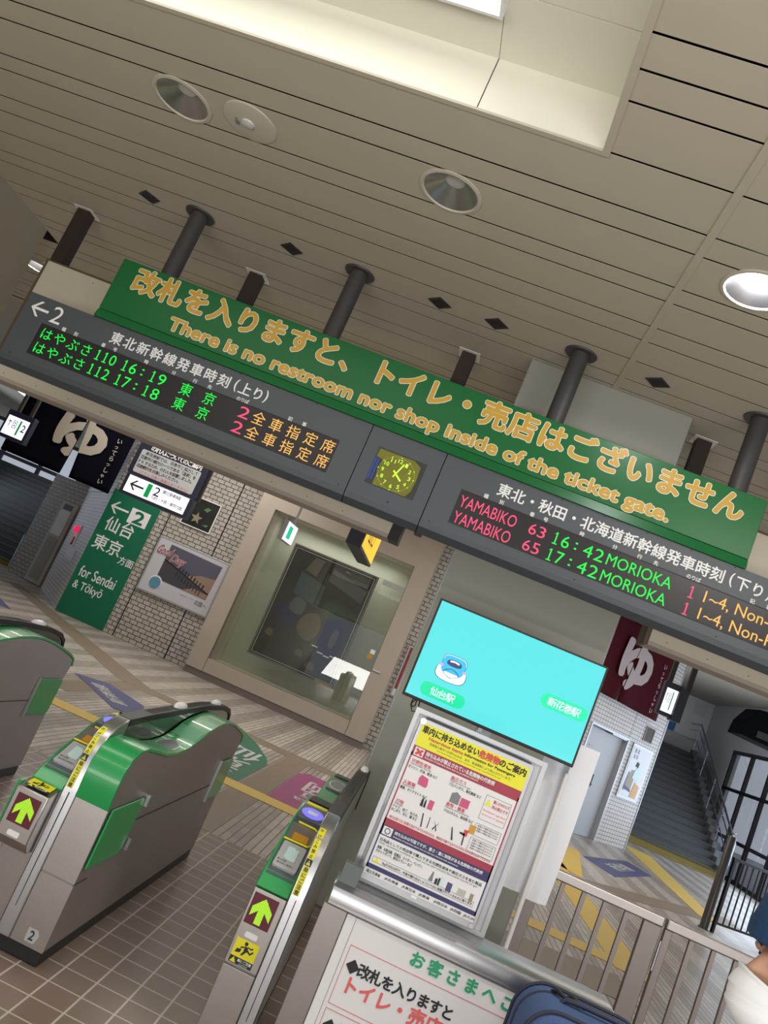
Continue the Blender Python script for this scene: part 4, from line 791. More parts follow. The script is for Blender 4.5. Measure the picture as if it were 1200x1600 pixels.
# ================================================================== THINGS ON THE FAR WALLS
FW = YP(15.7)
t = thing('direction_sign', (-6.82, 15.68, 0), 'tall green wall sign for Sendai and Tokyo reaching down to the floor', 'sign')
mb = MB(); mb.box(FW, -7.345, .005, -6.27, 2.70, .002, .02); mb.build('panel', 'column_green', t)
mb = MB(); arrow_left(mb, FW, -7.265, 2.21, -6.86, 2.47, .042, .021, .024); mb.build('arrow', 'white', t)
mb = MB(); mb.box(FW, -6.82, 2.15, -6.40, 2.47, .021, .024); b_ = mb.build('number_box', 'white', t); text('number', '2', FW, -6.71, -6.50, 2.19, 2.43, .028, 'column_green', b_, .03)
mb = MB(); chars(mb, '仙台', FW, -7.20, -6.56, 1.99, .31, .023, .012); chars(mb, '東京', FW, -7.27, -6.63, 1.57, .31, .023, .012); chars(mb, '方面', FW, -6.615, -6.28, 1.40, .165, .023, .01); mb.build('kanji_lettering', 'white', t)
text('latin_lettering', 'for Sendai', FW, -7.24, -6.44, .80, 1.02, .023, 'white', t, .012); text('latin_lettering', '& Tōkyō', FW, -7.25, -6.60, .50, .72, .023, 'white', t, .012)
# Good Day poster
t = thing('wide_poster', (-5.25, 15.66, 1.02), 'landscape seaside poster with people reflected in wet sand, in a silver frame', 'poster')
mb = MB(); mb.box(FW, -6.03, 1.02, -4.455, 2.175, .01, .05); mb.build('frame', 'alu', t, .006)
mb = MB(); mb.box(FW, -5.99, 1.055, -4.49, 2.14, .05, .053); sh = mb.build('sheet', 'paper_cool', t)
def wp(m, pts, n=.055): return MB().prism(FW, pts, .052, n).build('picture', m, sh)
wp('sunset_a', [(-5.73, 1.70), (-4.62, 1.42), (-4.58, 2.06), (-5.73, 2.09)]); wp('sunset_b', [(-5.2, 1.62), (-4.62, 1.45), (-4.6, 1.78), (-4.9, 1.74)], .057); wp('sunset_c', [(-5.73, 1.36), (-4.62, 1.34), (-4.62, 1.47), (-5.73, 1.76)], .058); wp('sunset_b', [(-5.15, 1.345), (-4.625, 1.345), (-4.625, 1.44), (-4.95, 1.46)], .059)
mb = MB(); mb.prism(FW, [(-5.73, 1.755), (-4.62, 1.44), (-4.62, 1.47), (-5.73, 1.785)], .058, .061)
for k in range(9):
    x = -5.36+k*.072; z = 1.755-(x+5.73)*.284
    mb.prism(FW, [(x-.007, z), (x+.007, z), (x+.012+.008*(k % 3), z+.09), (x, z+.12), (x-.010, z+.08)], .061, .062); mb.prism(FW, [(x-.022, z-.02), (x-.008, z-.02), (x-.004, z-.11), (x-.016, z-.14), (x-.026, z-.1)], .061, .062)
mb.build('silhouette', 'ink', sh)
mb = MB(); mb.disc(FW, -5.71, 1.285, .135, .054, .062); mb.build('round_mark', 'paper', sh); mb = MB(); mb.disc(FW, -5.71, 1.27, .118, .062, .064); mb.build('round_mark_blue', 'blue_mark', sh)
mb = MB(); put_text(mb, 'Good', FW, -5.97, -5.66, 1.84, 2.02, .066, .05, .25); put_text(mb, 'Day', FW, -5.64, -5.34, 1.72, 1.92, .066, .05, .25); mb.build('title_backing', 'paper', sh)
mb = MB(); put_text(mb, 'Good', FW, -5.97, -5.66, 1.84, 2.02, .069, .012, .25); put_text(mb, 'Day', FW, -5.64, -5.34, 1.72, 1.92, .069, .012, .25); mb.build('title_lettering', 'poster_maroon', sh)
text('caption', '四国へ', FW, -4.80, -4.55, 1.18, 1.27, .056, 'ink_grey', sh, .02); text('caption', 'しあわせぐるり、しこくるり。', FW, -5.15, -4.84, 1.235, 1.27, .056, 'ink_grey', sh, 0)
# dark picture with star
t = thing('star_picture', (-5.4, 15.68, 2.56), 'dark square picture with a pale star, in a thin white frame', 'picture')
mb = MB(); mb.frame(FW, -5.80, 2.56, -5.135, 3.19, .02, .005, .04); mb.build('frame', 'white', t)
mb = MB(); mb.box(FW, -5.78, 2.58, -5.155, 3.17, .005, .02); p_ = mb.build('print', 'dark_photo', t)
st = [(-5.52+(.13 if k % 2 == 0 else .055)*math.cos(math.radians(90+36*k)), 2.77+(.13 if k % 2 == 0 else .055)*math.sin(math.radians(90+36*k))) for k in range(10)]
MB().prism(FW, st, .02, .023).build('star', 'photo_tan', p_)
MB().prism(FW, [(-5.45, 2.98), (-5.36, 2.95), (-5.30, 3.03), (-5.38, 3.05)], .02, .023).build('leaf', 'green_plant', p_); MB().prism(FW, [(-5.36, 2.68), (-5.25, 2.66), (-5.23, 2.72)], .02, .023).build('leaf', 'green_plant', p_)
# red food poster half hidden by the screen
t = thing('red_poster', (-.4, 15.66, 1.1), 'narrow red food poster on the brick wall, half hidden by the turquoise screen', 'poster')
mb = MB(); mb.box(FW, -.57, 1.09, .2, 2.10, .005, .03); mb.build('frame', 'alu', t); mb = MB(); mb.box(FW, -.54, 1.24, .17, 2.07, .03, .034); mb.build('print', 'red_food', t); mb = MB(); mb.box(FW, -.54, 1.11, .17, 1.235, .03, .034); mb.build('caption_strip', 'paper', t)
# notice about the noren + light box, hung from the ceiling
FS = YP(12.0)
def hung(t, xs, z):
    for x in xs: MB().wbox(x-.03, 12.03, z, x+.03, 12.09, 4.6).build('hanger', 'blackish', t)
t = thing('noren_notice', (-5.0, 12.1, 2.74), 'dark hanging notice explaining the shop curtain, above the lit platform 2 light box', 'sign')
mb = MB(); mb.wbox(-5.58, 12.0, 2.74, -4.38, 12.12, 3.31); mb.build('board', 'navy_dark', t, .006)
mb = MB(); mb.rrect(FS, -5.50, 2.78, -4.46, 3.17, .03, 0, .003); pn = mb.build('panel', 'label_grey', t)
mb = MB(); chars(mb, 'のれんについてのご案内', FS, -5.38, -4.48, 3.23, .092, .003, .02); mb.build('heading', 'white', t)
mb = MB()
for k, (body, a, b) in enumerate((('新花巻駅では、花巻市と協力して', -5.42, -4.5), ('花巻市の観光の一つである「温泉」を', -5.48, -4.5), ('PRするため、のれんを設置しました。', -5.48, -4.5), ('花巻観光をお楽しみください。', -5.48, -4.7))): chars(mb, body, FS, a, b, 3.12-k*.075, .06, .005, .012)
mb.build('notice_text', 'ink', pn); mb = MB(); chars(mb, '（のれんの奥に温泉はありません）', FS, -5.42, -4.5, 2.815, .05, .005, 0); mb.build('notice_text', 'ink_red', pn)
t2 = thing('platform_light_box', (-4.95, 12.1, 2.40), 'wide lit white light box with black arrow and green bar, under the dark notice', 'sign')
mb = MB(); mb.wbox(-5.56, 12.0, 2.40, -4.38, 12.16, 2.735); mb.build('case', 'navy_dark', t2, .006)
mb = MB(); mb.box(FS, -5.50, 2.445, -4.45, 2.715, 0, .004); fc = mb.build('lit_face', 'lightbox', t2)
mb = MB(); arrow_left(mb, FS, -5.44, 2.50, -5.20, 2.665, .032, .004, .006); mb.build('arrow', 'ink', fc); mb = MB(); mb.box(FS, -5.16, 2.475, -5.08, 2.695, .004, .006); mb.build('green_bar', 'lightbox_green', fc)
text('number', '2', FS, -5.03, -4.93, 2.55, 2.69, .006, 'ink', fc); mb = MB(); chars(mb, '東北新幹線', FS, -4.90, -4.58, 2.66, .07, .006, .012); chars(mb, '仙台・大宮・東京方面', FS, -5.03, -4.49, 2.52, .062, .006, .012); mb.build('kanji_lettering', 'ink', fc)
text('small_lettering', 'Tohoku Shinkansen', FS, -4.90, -4.60, 2.60, 2.625, .006, 'ink_grey', fc, 0); text('small_lettering', 'for Sendai, Omiya & Tokyo', FS, -5.03, -4.6, 2.455, 2.475, .006, 'ink_grey', fc, 0)
for x in (-5.57, -4.37): mb = MB(); mb.wbox(x-.025, 12.125, 2.736, x+.025, 12.16, 4.6); mb.build('hanger', 'blackish', t2)
# small light box far left and one at the right
def lightbox(x0, x1, z0, z1, y, lab, fr):
    t = thing('platform_light_box', ((x0+x1)/2, y, z0), lab, 'sign'); F = fr
    w = x1-x0
    mb = MB(); mb.box(F, x0-.04, z0-.05, x1+.05, z1+.09, -.12, 0); mb.build('case', 'navy_dark', t, .005)
    mb = MB(); mb.box(F, x0, z0, x1, z1, 0, .004); fc = mb.build('lit_face', 'lightbox', t)
    mb = MB(); arrow_up(mb, F, x0+w*.17, z0+(z1-z0)*.45, z0+(z1-z0)*.78, w*.08, w*.025, .004, .006); mb.build('arrow', 'ink', fc)
    mb = MB(); mb.frame(F, x0+w*.33, z0+(z1-z0)*.42, x0+w*.5, z0+(z1-z0)*.82, w*.02, .004, .006); mb.disc(F, x0+w*.415, z0+(z1-z0)*.56, w*.03, .004, .006, seg=10); mb.disc(F, x0+w*.415, z0+(z1-z0)*.7, w*.03, .004, .006, seg=10); mb.build('lift_symbol', 'ink', fc)
    mb = MB(); mb.box(F, x0+w*.6, z0+(z1-z0)*.12, x0+w*.68, z0+(z1-z0)*.9, .004, .006); mb.build('green_bar', 'lightbox_green', fc)
    return t, fc
t, fc = lightbox(-7.785, -7.40, 2.54, 2.86, 12.0, 'small lit square light box with up arrow and 2, far left below the beige beam', YP(12.0))
text('number', '2', YP(12.0), -7.49, -7.425, 2.66, 2.78, .006, 'ink', fc)
for x in (-7.70, -7.47): mb = MB(); mb.wbox(x-.025, 12.03, 2.95, x+.025, 12.08, 4.6); mb.build('hanger', 'blackish', t)
FR12 = Fr((3.2, 12.0, 0), (1, .0, 0))
t, fc = lightbox(.0, .165, 2.515, 2.86, 12.0, 'small lit light box turned sideways on a black hanger, beside the dark red curtain', FR12)
mb = MB(); mb.wbox(3.37, 11.95, 2.44, 3.50, 12.15, 2.92); mb.build('side_case', 'navy_dark', t); mb = MB(); mb.wbox(3.19, 12.03, 2.9, 3.25, 12.10, 4.6); mb.build('hanger', 'black', t); mb = MB(); mb.wbox(3.46, 12.03, 2.9, 3.53, 12.10, 4.6); mb.build('hanger', 'black', t)
# noren curtains
def noren(name, lab, F, u0, u1, z0, z1, slit_top, slit_b0, slit_b1, m, mp, gu0, gu1, gz0, gz1, tu, tz0, tz1, th):
    t = thing(name, F.P((u0+u1)/2, z0, .1), lab, 'curtain', None)
    def panel(pa, pb):
        mb = MB(); nx, nz = 10, 12
        def Q(i, k):
            a, b = i/nx, k/nz; za = z0+(z1-z0)*b; ua = pa(b)+(pb(b)-pa(b))*a
            return F.P(ua, za, .12+.025*math.sin(ua*5.2)*(1-b*.6))
        for i in range(nx):
            for k in range(nz): mb.face([Q(i, k), Q(i+1, k), Q(i+1, k+1), Q(i, k+1)], None, True)
        o = mb.build('cloth_panel', m, t); so = o.modifiers.new('cloth', 'SOLIDIFY'); so.thickness = .006; so.offset = -1
        return o
    pl = panel(lambda b: u0, lambda b: slit_b0+(slit_top-slit_b0)*b); pr = panel(lambda b: slit_b1+(slit_top+.01-slit_b1)*b, lambda b: u1)
    mb = MB(); mb.tube([F.P(u0-.1, z1-.02, .11), F.P(u1+.06, z1-.02, .11)], .02, 10); mb.build('rod', 'post_brown', t)
    # the painted character, cut by the slit
    for side, par in ((0, pl), (1, pr)):
        mb = MB(); put_text(mb, 'ゆ', F, gu0, gu1, gz0, gz1, .155, .055)
        me = bpy.data.meshes.new('g'); me.from_pydata([tuple(v) for v in mb.v], [], mb.f); bm = bmesh.new(); bm.from_mesh(me)
        pt = F.P(slit_b0 if side == 0 else slit_b1, z0); pu_ = F.P(slit_top+(0 if side == 0 else .01), z1); d = (pu_-pt).normalized(); nrm = d.cross(F.n)
        bmesh.ops.bisect_plane(bm, geom=bm.verts[:]+bm.edges[:]+bm.faces[:], plane_co=pt, plane_no=nrm, clear_outer=(side == 0), clear_inner=(side == 1))
        b = Vector(par['_b']); [setattr(v, 'co', v.co-b) for v in bm.verts]; bm.to_mesh(me); bm.free(); me.materials.append(MAT[mp])
        o = bpy.data.objects.new('painted_character', me); COL.objects.link(o); o.parent = par
    mb = MB(); s_ = 'いってらっしゃい'; h = (tz1-tz0)/len(s_)
    for i, ch in enumerate(s_): cz = tz1-h*(i+.5); chars(mb, ch, F, tu+(i-3.5)*th-h*.45, tu+(i-3.5)*th+h*.45, cz, h*.92 if ch not in 'っゃ' else h*.75, .155, .02)
    mb.build('vertical_lettering', mp, pr)
    return t
noren('black_noren', 'black shop curtain with a large pale hiragana character and white vertical lettering', YP(15.4), -9.75, -7.24, 2.50, 3.98, -8.30, -8.36, -8.14, 'noren_black', 'noren_print', -8.80, -7.76, 2.92, 3.76, -7.50, 2.60, 3.62, .0)
noren('red_noren', 'dark red shop curtain with a large pale hiragana character, over the right brick wall', FA, .1, 3.04, 2.72, 4.35, 1.55, 1.27, 1.31, 'noren_red', 'noren_print_red', 1.0, 2.12, 3.05, 4.02, 2.62, 2.80, 3.90, .0)
# ---- far-left fittings
t = thing('louvre_cabinet', FD.P(-.36, 0, .05), 'narrow grey service cabinet with louvred lower door and a paper notice', 'cabinet')
mb = MB(); mb.box(FD, -.70, .02, -.03, 2.18, 0, .05); mb.build('body', 'case_frame', t, .004)
mb = MB()
for k in range(34): mb.box(FD, -.58, .12+k*.033, -.16, .138+k*.033, .05, .062)
mb.build('louvre_door', 'photo_tan', t); mb = MB(); mb.box(FD, -.60, 1.3, -.17, 1.95, .052, .058); mb.build('paper_notice', 'paper', t); mb = MB(); mb.box(FD, -.56, 1.98, -.2, 2.12, .05, .054); mb.build('dark_pane', 'black', t)
t = thing('fire_alarm', FC.P(-2.3, 1.3, .02), 'small red fire alarm lamp and button on the pale angled wall', 'fire alarm')
mb = MB(); mb.box(FC, -2.5, 1.25, -2.0, 1.75, 0, .03); mb.build('plate', 'white', t, .004)
mb = MB(); mb.ell(FC.P(-2.25, 1.63, .05), .09, .09, .09, 16, 10); mb.build('alarm_lamp', 'red_lit', t); mb = MB(); mb.disc(FC, -2.25, 1.36, .1, .03, .06); mb.build('push_button', 'red_plastic', t)
mb = MB(); mb.box(FC, -2.3, .95, -1.2, 1.22, 0, .04); tag(mb.build('wall_plate', 'lightbox_dim', None, .004), 'small pale blue wall plate below the fire alarm', 'wall plate')
# ---- right wall fittings
t = thing('service_door', FA.P(1.72, 0, -.2), 'grey double steel door in the right brick wall', 'door')
mb = MB(); mb.box(FA, 1.003, .005, 1.815, 2.09, -.15, -.09); mb.build('door_leaf', 'door_grey', t, .003); mb = MB(); mb.box(FA, 1.825, .005, 2.437, 2.09, -.15, -.10); lf = mb.build('door_leaf', 'door_grey', t, .003)
mb = MB(); mb.box(FA, .96, 0, 1.0, 2.12, .0, .02); mb.box(FA, 2.44, 0, 2.48, 2.12, .0, .02); mb.box(FA, .96, 2.12, 2.48, 2.16, .0, .02); mb.box(FA, 2.438, 0, 2.452, 2.12, -.155, .0); mb.box(FA, 1.825, 2.095, 2.438, 2.118, -.155, .0); mb.build('door_frame', 'alu', t)
mb = MB(); mb.box(FA, 1.70, .97, 1.80, 1.22, -.09, -.07); mb.tube([FA.P(1.74, 1.02, -.08), FA.P(1.74, 1.02, -.03), FA.P(1.58, 1.0, -.03)], .014, 8); mb.build('handle', 'ink', t)
mb = MB(); chars(mb, 'ここは出口では', Fr(FA.P(1.32, 1.75, -.085), (0, 0, -1), FA.ux), 0, .42, .06, .05, .001, .0); chars(mb, 'ありません', Fr(FA.P(1.32, 1.75, -.085), (0, 0, -1), FA.ux), 0, .32, -.04, .05, .001, .0); mb.build('door_lettering', 'ink_red', t)
t = thing('tall_poster', FA.P(3.1, 1.0, .03), 'tall pale travel poster with a person in light blue, right of the grey door', 'poster')
mb = MB(); mb.box(FA, 2.68, .99, 3.545, 2.13, .005, .03); mb.build('frame', 'alu', t); mb = MB(); mb.box(FA, 2.72, 1.04, 3.50, 2.09, .03, .034); sh = mb.build('sheet', 'paper_cool', t)
def tp(m, pts, n): return MB().prism(FA, pts, .033, n).build('picture', m, sh)
tp('photo_tan', [(2.80, 1.15), (3.10, 1.2), (3.12, 1.62), (2.92, 1.6)], .036); tp('ink_grey', [(2.78, 1.18), (2.84, 1.18), (2.88, 1.55), (2.83, 1.55)], .038); tp('mat_blue', [(2.82, 1.20), (3.12, 1.15), (3.12, 1.2), (2.82, 1.27)], .039); tp('ticket_blue', [(3.02, 1.45), (3.3, 1.4), (3.32, 1.66), (3.15, 1.72), (3.05, 1.62)], .04); tp('ink', [(3.01, 1.70), (3.12, 1.68), (3.14, 1.78), (3.04, 1.80)], .041); tp('orange', [(3.15, 1.06), (3.40, 1.06), (3.42, 1.32), (3.2, 1.38)], .041)
mb = MB(); chars(mb, '東北', FA, 2.78, 3.0, 2.0, .10, .036, .01); chars(mb, '花見', FA, 2.80, 3.0, 1.88, .09, .036, .01); mb.build('poster_lettering', 'ink_grey', sh)
t = thing('wall_niche', FA.P(3.15, 2.26, 0), 'small dark square opening with pale rim above the tall poster', 'wall opening')
mb = MB(); mb.box(FA, 2.985, 2.27, 3.325, 2.56, -.0, .012); mb.build('dark_panel', 'post_brown', t); mb = MB(); mb.frame(FA, 2.965, 2.25, 3.345, 2.58, .02, 0, .02); mb.build('rim', 'photo_tan', t)
# ---- display recess contents
t = thing('festival_picture', (-2.5, 15.52, .75), 'large dark framed picture of festival dancers behind the display glass', 'picture')
FI = YP(15.5)
mb = MB(); mb.frame(FI, -3.40, .76, -1.61, 3.06, .035, -.04, .01); mb.build('outer_frame', 'case_kick', t); mb = MB(); mb.frame(FI, -3.34, .82, -1.67, 3.0, .012, 0, .012); mb.build('inner_frame', 'alu', t)
mb = MB(); mb.box(FI, -3.37, .79, -1.64, 3.03, -.04, -.005); pc = mb.build('print', 'dark_photo', t)
def fp(m, pts, n, k=5): MB().prism(FI, [tuple(p) for p in blob(pts, k)] if k else pts, -.006, n).build('picture_shape', m, pc)
fp('photo_navy', [(-2.25, 1.35), (-2.05, 1.25), (-1.82, 1.30), (-1.80, 1.75), (-1.95, 2.0), (-2.2, 1.9), (-2.3, 1.6)], 0); fp('print_tan', [(-2.62, 1.45), (-2.38, 1.42), (-2.28, 1.7), (-2.42, 1.95), (-2.65, 1.85), (-2.72, 1.62)], .001); fp('print_grey', [(-2.02, 1.5), (-1.92, 1.45), (-1.9, 1.75), (-2.0, 1.8)], .002); fp('photo_navy', [(-3.2, 1.6), (-2.8, 1.5), (-2.75, 1.8), (-3.0, 1.95), (-3.2, 1.85)], .001); fp('print_grey', [(-3.0, 1.85), (-2.75, 1.8), (-2.72, 2.05), (-2.95, 2.1)], .002)
fp('print_grey', [(-2.5, 2.62), (-1.75, 2.45), (-1.72, 2.7), (-2.48, 2.88)], .001, 0); fp('photo_teal', [(-3.05, 2.15), (-2.5, 2.05), (-2.5, 2.5), (-3.05, 2.6)], .0005, 0); fp('print_tan', [(-3.0, 2.65), (-2.75, 2.6), (-2.7, 2.95), (-2.9, 2.95)], .001, 0); fp('print_tan', [(-3.25, 1.25), (-3.12, 1.22), (-3.1, 1.32), (-3.2, 1.36)], .001); fp('print_tan', [(-2.28, .95), (-2.1, .92), (-2.12, 1.05), (-2.25, 1.06)], .001); fp('print_green', [(-2.3, 1.95), (-2.0, 2.0), (-1.95, 2.25), (-2.2, 2.35), (-2.4, 2.15)], .0008); fp('print_tan', [(-2.55, 1.1), (-2.4, 1.08), (-2.42, 1.18), (-2.52, 1.2)], .001)  # the slanted grey banner is a glass reflection drawn into the print
mb = MB()
for a, b in ((-2.3, 1.38), (-2.16, 1.3), (-2.02, 1.28), (-1.9, 1.32)): mb.box(FI, a, b-.02, a+.12, b, 0, .003)
mb.build('robe_hem', 'white', pc)
mb = MB(); mb.box(FI, -1.98, .74, -1.62, .84, .012, .02); tag(mb.build('name_plate', 'photo_tan'), 'small beige caption plate under the festival picture frame', 'plate')
mb = MB(); mb.box(YP(15.9), -1.55, 3.0, -1.08, 3.1, 0, .05); tag(mb.build('white_strip', 'white'), 'white horizontal strip inside the display recess at upper right', 'strip')  # plain white strip behind the display glass
mb = MB(); mb.box(YP(15.19), -1.19, 1.66, -1.10, 1.74, .0, .004); mb.m = 1; mb.box(YP(15.19), -1.21, 1.56, -1.12, 1.645, .0, .004); tag(mb.build('door_sticker', ['sensor_white', 'orange']), 'two small stickers, white above orange, on the display glass', 'sticker')
mb = MB(); mb.box(F15, -1.02, 1.39, -.86, 1.415, .001, .03); tag(mb.build('latch', 'steel_bright', None, .004), 'small metal latch on the right brown pillar of the display recess', 'latch')
# hanging exit sign and yellow sign seen in front of the recess
t = thing('exit_sign', (-1.85, 8.0, 2.29), 'small green and white exit sign box hanging above the display glass', 'sign')
mb = MB(); f8 = Fr((-1.85, 8.0, 0), (.12, 1, 0)); mb.box(f8, -.17, 2.29, .17, 2.50, -.05, 0); mb.build('case', 'alu', t, .004); mb = MB(); mb.box(f8, -.16, 2.30, .16, 2.49, 0, .004); fc = mb.build('lit_face', 'lightbox', t); mb = MB(); mb.box(f8, -.09, 2.33, .02, 2.46, .004, .006); mb.build('green_figure', 'exit_green', fc); mb = MB(); mb.wbox(-1.86, 7.99, 2.5, -1.84, 8.01, HC); mb.build('hanger', 'alu', t)
t = thing('yellow_sign', (-1.17, 8.4, 2.5), 'yellow lit exit sign box seen edge-on, hanging below the left beam', 'sign')
f7 = Fr((-1.09, 0, 0), (0, 1, 0)); mb = MB(); mb.box(f7, 7.72, 2.50, 9.08, 2.93, -.16, 0); mb.build('case', 'navy_dark', t, .004); mb = MB(); mb.box(f7, 7.76, 2.53, 9.04, 2.90, 0, .004); fc = mb.build('lit_face', 'lightbox_yellow', t); mb = MB(); put_text(mb, '出口', f7, 8.0, 8.5, 2.62, 2.82, .006, .01); mb.build('kanji_lettering', 'ink', fc)
for y in (7.9, 8.9): mb = MB(); mb.wbox(-1.19, y-.02, 2.93, -1.15, y+.02, HC); mb.build('hanger', 'blackish', t)
t = thing('security_camera', (-.46, 6.0, 2.56), 'small security camera under the clock housing', 'camera')
mb = MB(); mb.wbox(-.515, 5.97, 2.545, -.455, 6.07, 2.60); mb.build('body', 'post_grey', t, .006); mb = MB(); mb.tube([(-.47, 6.03, 2.585), (-.40, 6.03, 2.61), (-.169, 6.03, 2.63)], .01, 8); mb.build('bracket', 'alu', t); mb = MB(); mb.lathe((-.485, 5.968, 2.572), [(.02, 0), (.018, -.006), (0, -.008)], 16, 'Y'); mb.build('lens', 'black', t)
# ---- floor stickers
def floor_sticker(lab, m, pts, txt, cat='floor sticker'):
    t = thing('floor_sticker', (sum(p[0] for p in pts)/len(pts), sum(p[1] for p in pts)/len(pts), 0), lab, cat, 'direction stickers on the floor')
    MB().prism(FLOOR, pts, .002, .004).build('sheet', m, t)
    for body, u0, u1, v0, v1, fr in txt: text('print', body, fr, u0, u1, v0, v1, .006, 'mat_print', t, .02)
FDN = lambda x, y: Fr((x, y, 0), (-1, 0, 0), (0, -1, 0))
floor_sticker('green floor sticker with white kanji, left of the brown floor band', 'mat_green', [(-1.33, 7.96), (-1.33, 9.5), (-1.42, 9.9), (-1.7, 10.6), (-2.1, 11.3), (-2.3, 11.4), (-2.35, 11.0), (-2.35, 7.96)], [('仙台', -.38, .38, -.35, .45, FDN(-1.82, 9.6)), ('東京', -.38, .38, -.35, .4, FDN(-1.82, 8.75)), ('Sendai', -.36, .36, -.1, .1, FDN(-1.82, 8.2))])
floor_sticker('magenta floor sticker with pale kanji, right of the brown floor band', 'mat_magenta', [(-1.0, 7.96), (-1.0, 9.9), (-.9, 10.15), (-.05, 10.15), (.05, 9.9), (.05, 7.96)], [('盛岡', -.34, .34, -.4, .4, FDN(-.47, 9.3)), ('方面', -.3, .3, -.15, .15, FDN(-.47, 8.75)), ('Morioka', -.34, .34, -.1, .1, FDN(-.47, 8.4))])
floor_sticker('blue floor sticker with white arrow, beside the middle ticket gate', 'mat_blue', [(-3.99, 9.77), (-3.0, 8.72), (-2.72, 8.85), (-2.98, 9.65), (-3.66, 10.12)], [('新幹線', -.42, .42, -.1, .12, Fr((-3.35, 9.4, 0), (-.69, .72, 0), (-.72, -.69, 0)))])
floor_sticker('blue floor sticker behind the leftmost ticket gate', 'mat_blue', [(-6.15, 11.6), (-4.65, 9.95), (-4.3, 10.2), (-5.75, 11.85)], [('新幹線', -.5, .5, -.1, .12, Fr((-5.2, 10.9, 0), (-.69, .72, 0), (-.72, -.69, 0)))])
floor_sticker('blue floor sticker farthest left, before the louvred cabinet', 'mat_blue', [(-8.6, 14.3), (-7.1, 12.6), (-6.7, 12.85), (-8.2, 14.6)], [])
floor_sticker('dark blue floor sticker in front of the grey service door', 'mat_blue', [(3.4, 14.2), (3.75, 13.35), (5.0, 15.7), (4.72, 16.4)], [('新幹線', -.6, .6, -.14, .16, Fr((4.22, 14.9, 0), (.46, .89, 0), (-.89, .46, 0)))])
floor_sticker('small dark blue floor sticker glimpsed right of the narrow gate', 'mat_blue', [(-.13, 8.5), (.22, 8.5), (.22, 9.6), (-.13, 9.6)], [])
# ---- bollard post, black railing, dark heater box, stair rails
t = thing('bollard', (4.73, 12.17, 0), 'dark steel round post standing before the stairs', 'post')
MB().lathe((4.73, 12.17, 0), [(.0, 1.295), (.045, 1.29), (.057, 1.27), (.057, .02), (.075, .015), (.075, 0)], 24).build('shaft', 'fence_dark', t)
MB().lathe((4.73, 12.17, 1.29), [(.012, 0), (.012, .03), (.03, .045), (.03, .06), (0, .066)], 16).build('cap', 'steel_bright', t)
t = thing('black_railing', (5.1, 12.6, 0), 'black barred railing running from the dark round post towards the windows', 'railing')
fr = Fr((4.82, 12.15, 0), (1, .55, 0)); mb = MB(); mb.box(fr, 0, 1.0, 3.2, 1.04, -.02, .02); mb.build('top_rail', 'frame_black', t); mb = MB(); mb.box(fr, 0, .12, 3.2, .15, -.015, .015); mb.build('bottom_rail', 'frame_black', t)
for k in range(26): MB().box(fr, .06+k*.122, .15, .075+k*.122, 1.0, -.008, .008).build('bar', 'frame_black', t)
for q in (.01, 1.6, 3.15): MB().box(fr, q, 0, q+.04, 1.0, -.02, .02).build('post', 'frame_black', t)
t = thing('heater_unit', (8.0, 19.0, 3.2), 'large black box unit fixed high above the windows at right', 'heater')
mb = MB(); mb.prism(Fr((0, 19.4, 0), (1, 0, 0)), [(6.86, 3.28), (8.93, 3.18), (8.93, 4.15), (7.1, 3.95), (6.9, 3.6)], -.4, .4); mb.build('casing', 'heater_black', t, .02); mb = MB(); mb.box(YP(19.0), 7.2, 3.35, 8.8, 3.5, 0, .01); mb.build('grille', 'frame_black', t)
def stair_rail(x, y0, n, lab, sgn, top=.95):
    t = thing('stair_handrail', (x, y0, 0), lab, 'handrail'); rise, run = .165, .285; L_ = n*run; H_ = n*rise
    P0, P1 = Vector((x, y0-.3, 0)), Vector((x, y0+L_, H_))
    for q, r_ in ((top, .03), (top-.2, .016), (top-.5, .016)): mb = MB(); mb.tube([P0+Vector((0, 0, q)), P1+Vector((0, 0, q)), P1+Vector((0, .9, q))], r_, 10); mb.build('rail', 'rail_steel', t)
    for k in range(5): p = P0.lerp(P1, k/4); mb = MB(); mb.tube([p, p+Vector((0, 0, top))], .018, 8); mb.build('baluster', 'rail_steel', t)
    mb = MB(); a, b = P0+Vector((0, 0, .12)), P1+Vector((0, 0, .12)); mb.face([a, b, b+Vector((0, 0, top-.2)), a+Vector((0, 0, top-.2))]); o = mb.build('glass_panel', 'pane', t); so = o.modifiers.new('thick', 'SOLIDIFY'); so.thickness = .01
stair_rail(8.42, 21.7, 17, 'glass and steel handrail on the right side of the right stairs', 1)
stair_rail(-11.35, 20.9, 17, 'steel handrail beside the left stairs, below the windows', 1)
stair_rail(5.32, 21.7, 17, 'short bright handrail on the left side of the right stairs', 1, .9)
t = thing('blue_banner', (-13.2, 20.05, 1.6), 'light blue banner poster hung before the far left windows', 'banner')
mb = MB(); mb.box(YP(20.0), -14.0, 1.45, -12.75, 2.35, 0, .02); mb.build('sheet', 'sky_poster', t); mb = MB(); mb.disc(YP(20.0), -13.3, 2.0, .13, .02, .024); mb.build('white_mark', 'paper', t); mb = MB(); mb.disc(YP(20.0), -13.0, 1.95, .1, .02, .024); mb.build('red_mark', 'red_plastic', t)
for x0, x1 in ((-13.65, -13.34), (-13.24, -12.95), (-12.90, -12.66)):
    mb = MB(); mb.wbox(x0, 20.6, 4.52, x1, 21.3, 4.6); tag(mb.build('far_ceiling_lamp', 'tube'), 'bright far ceiling lamp in a row of three at upper left', 'ceiling light', 'row of three far ceiling lamps')
t = thing('blue_stripe_panel', (7.4, 27.5, 3), 'white wall panel with blue vertical stripes at the top of the right stairs', 'panel')
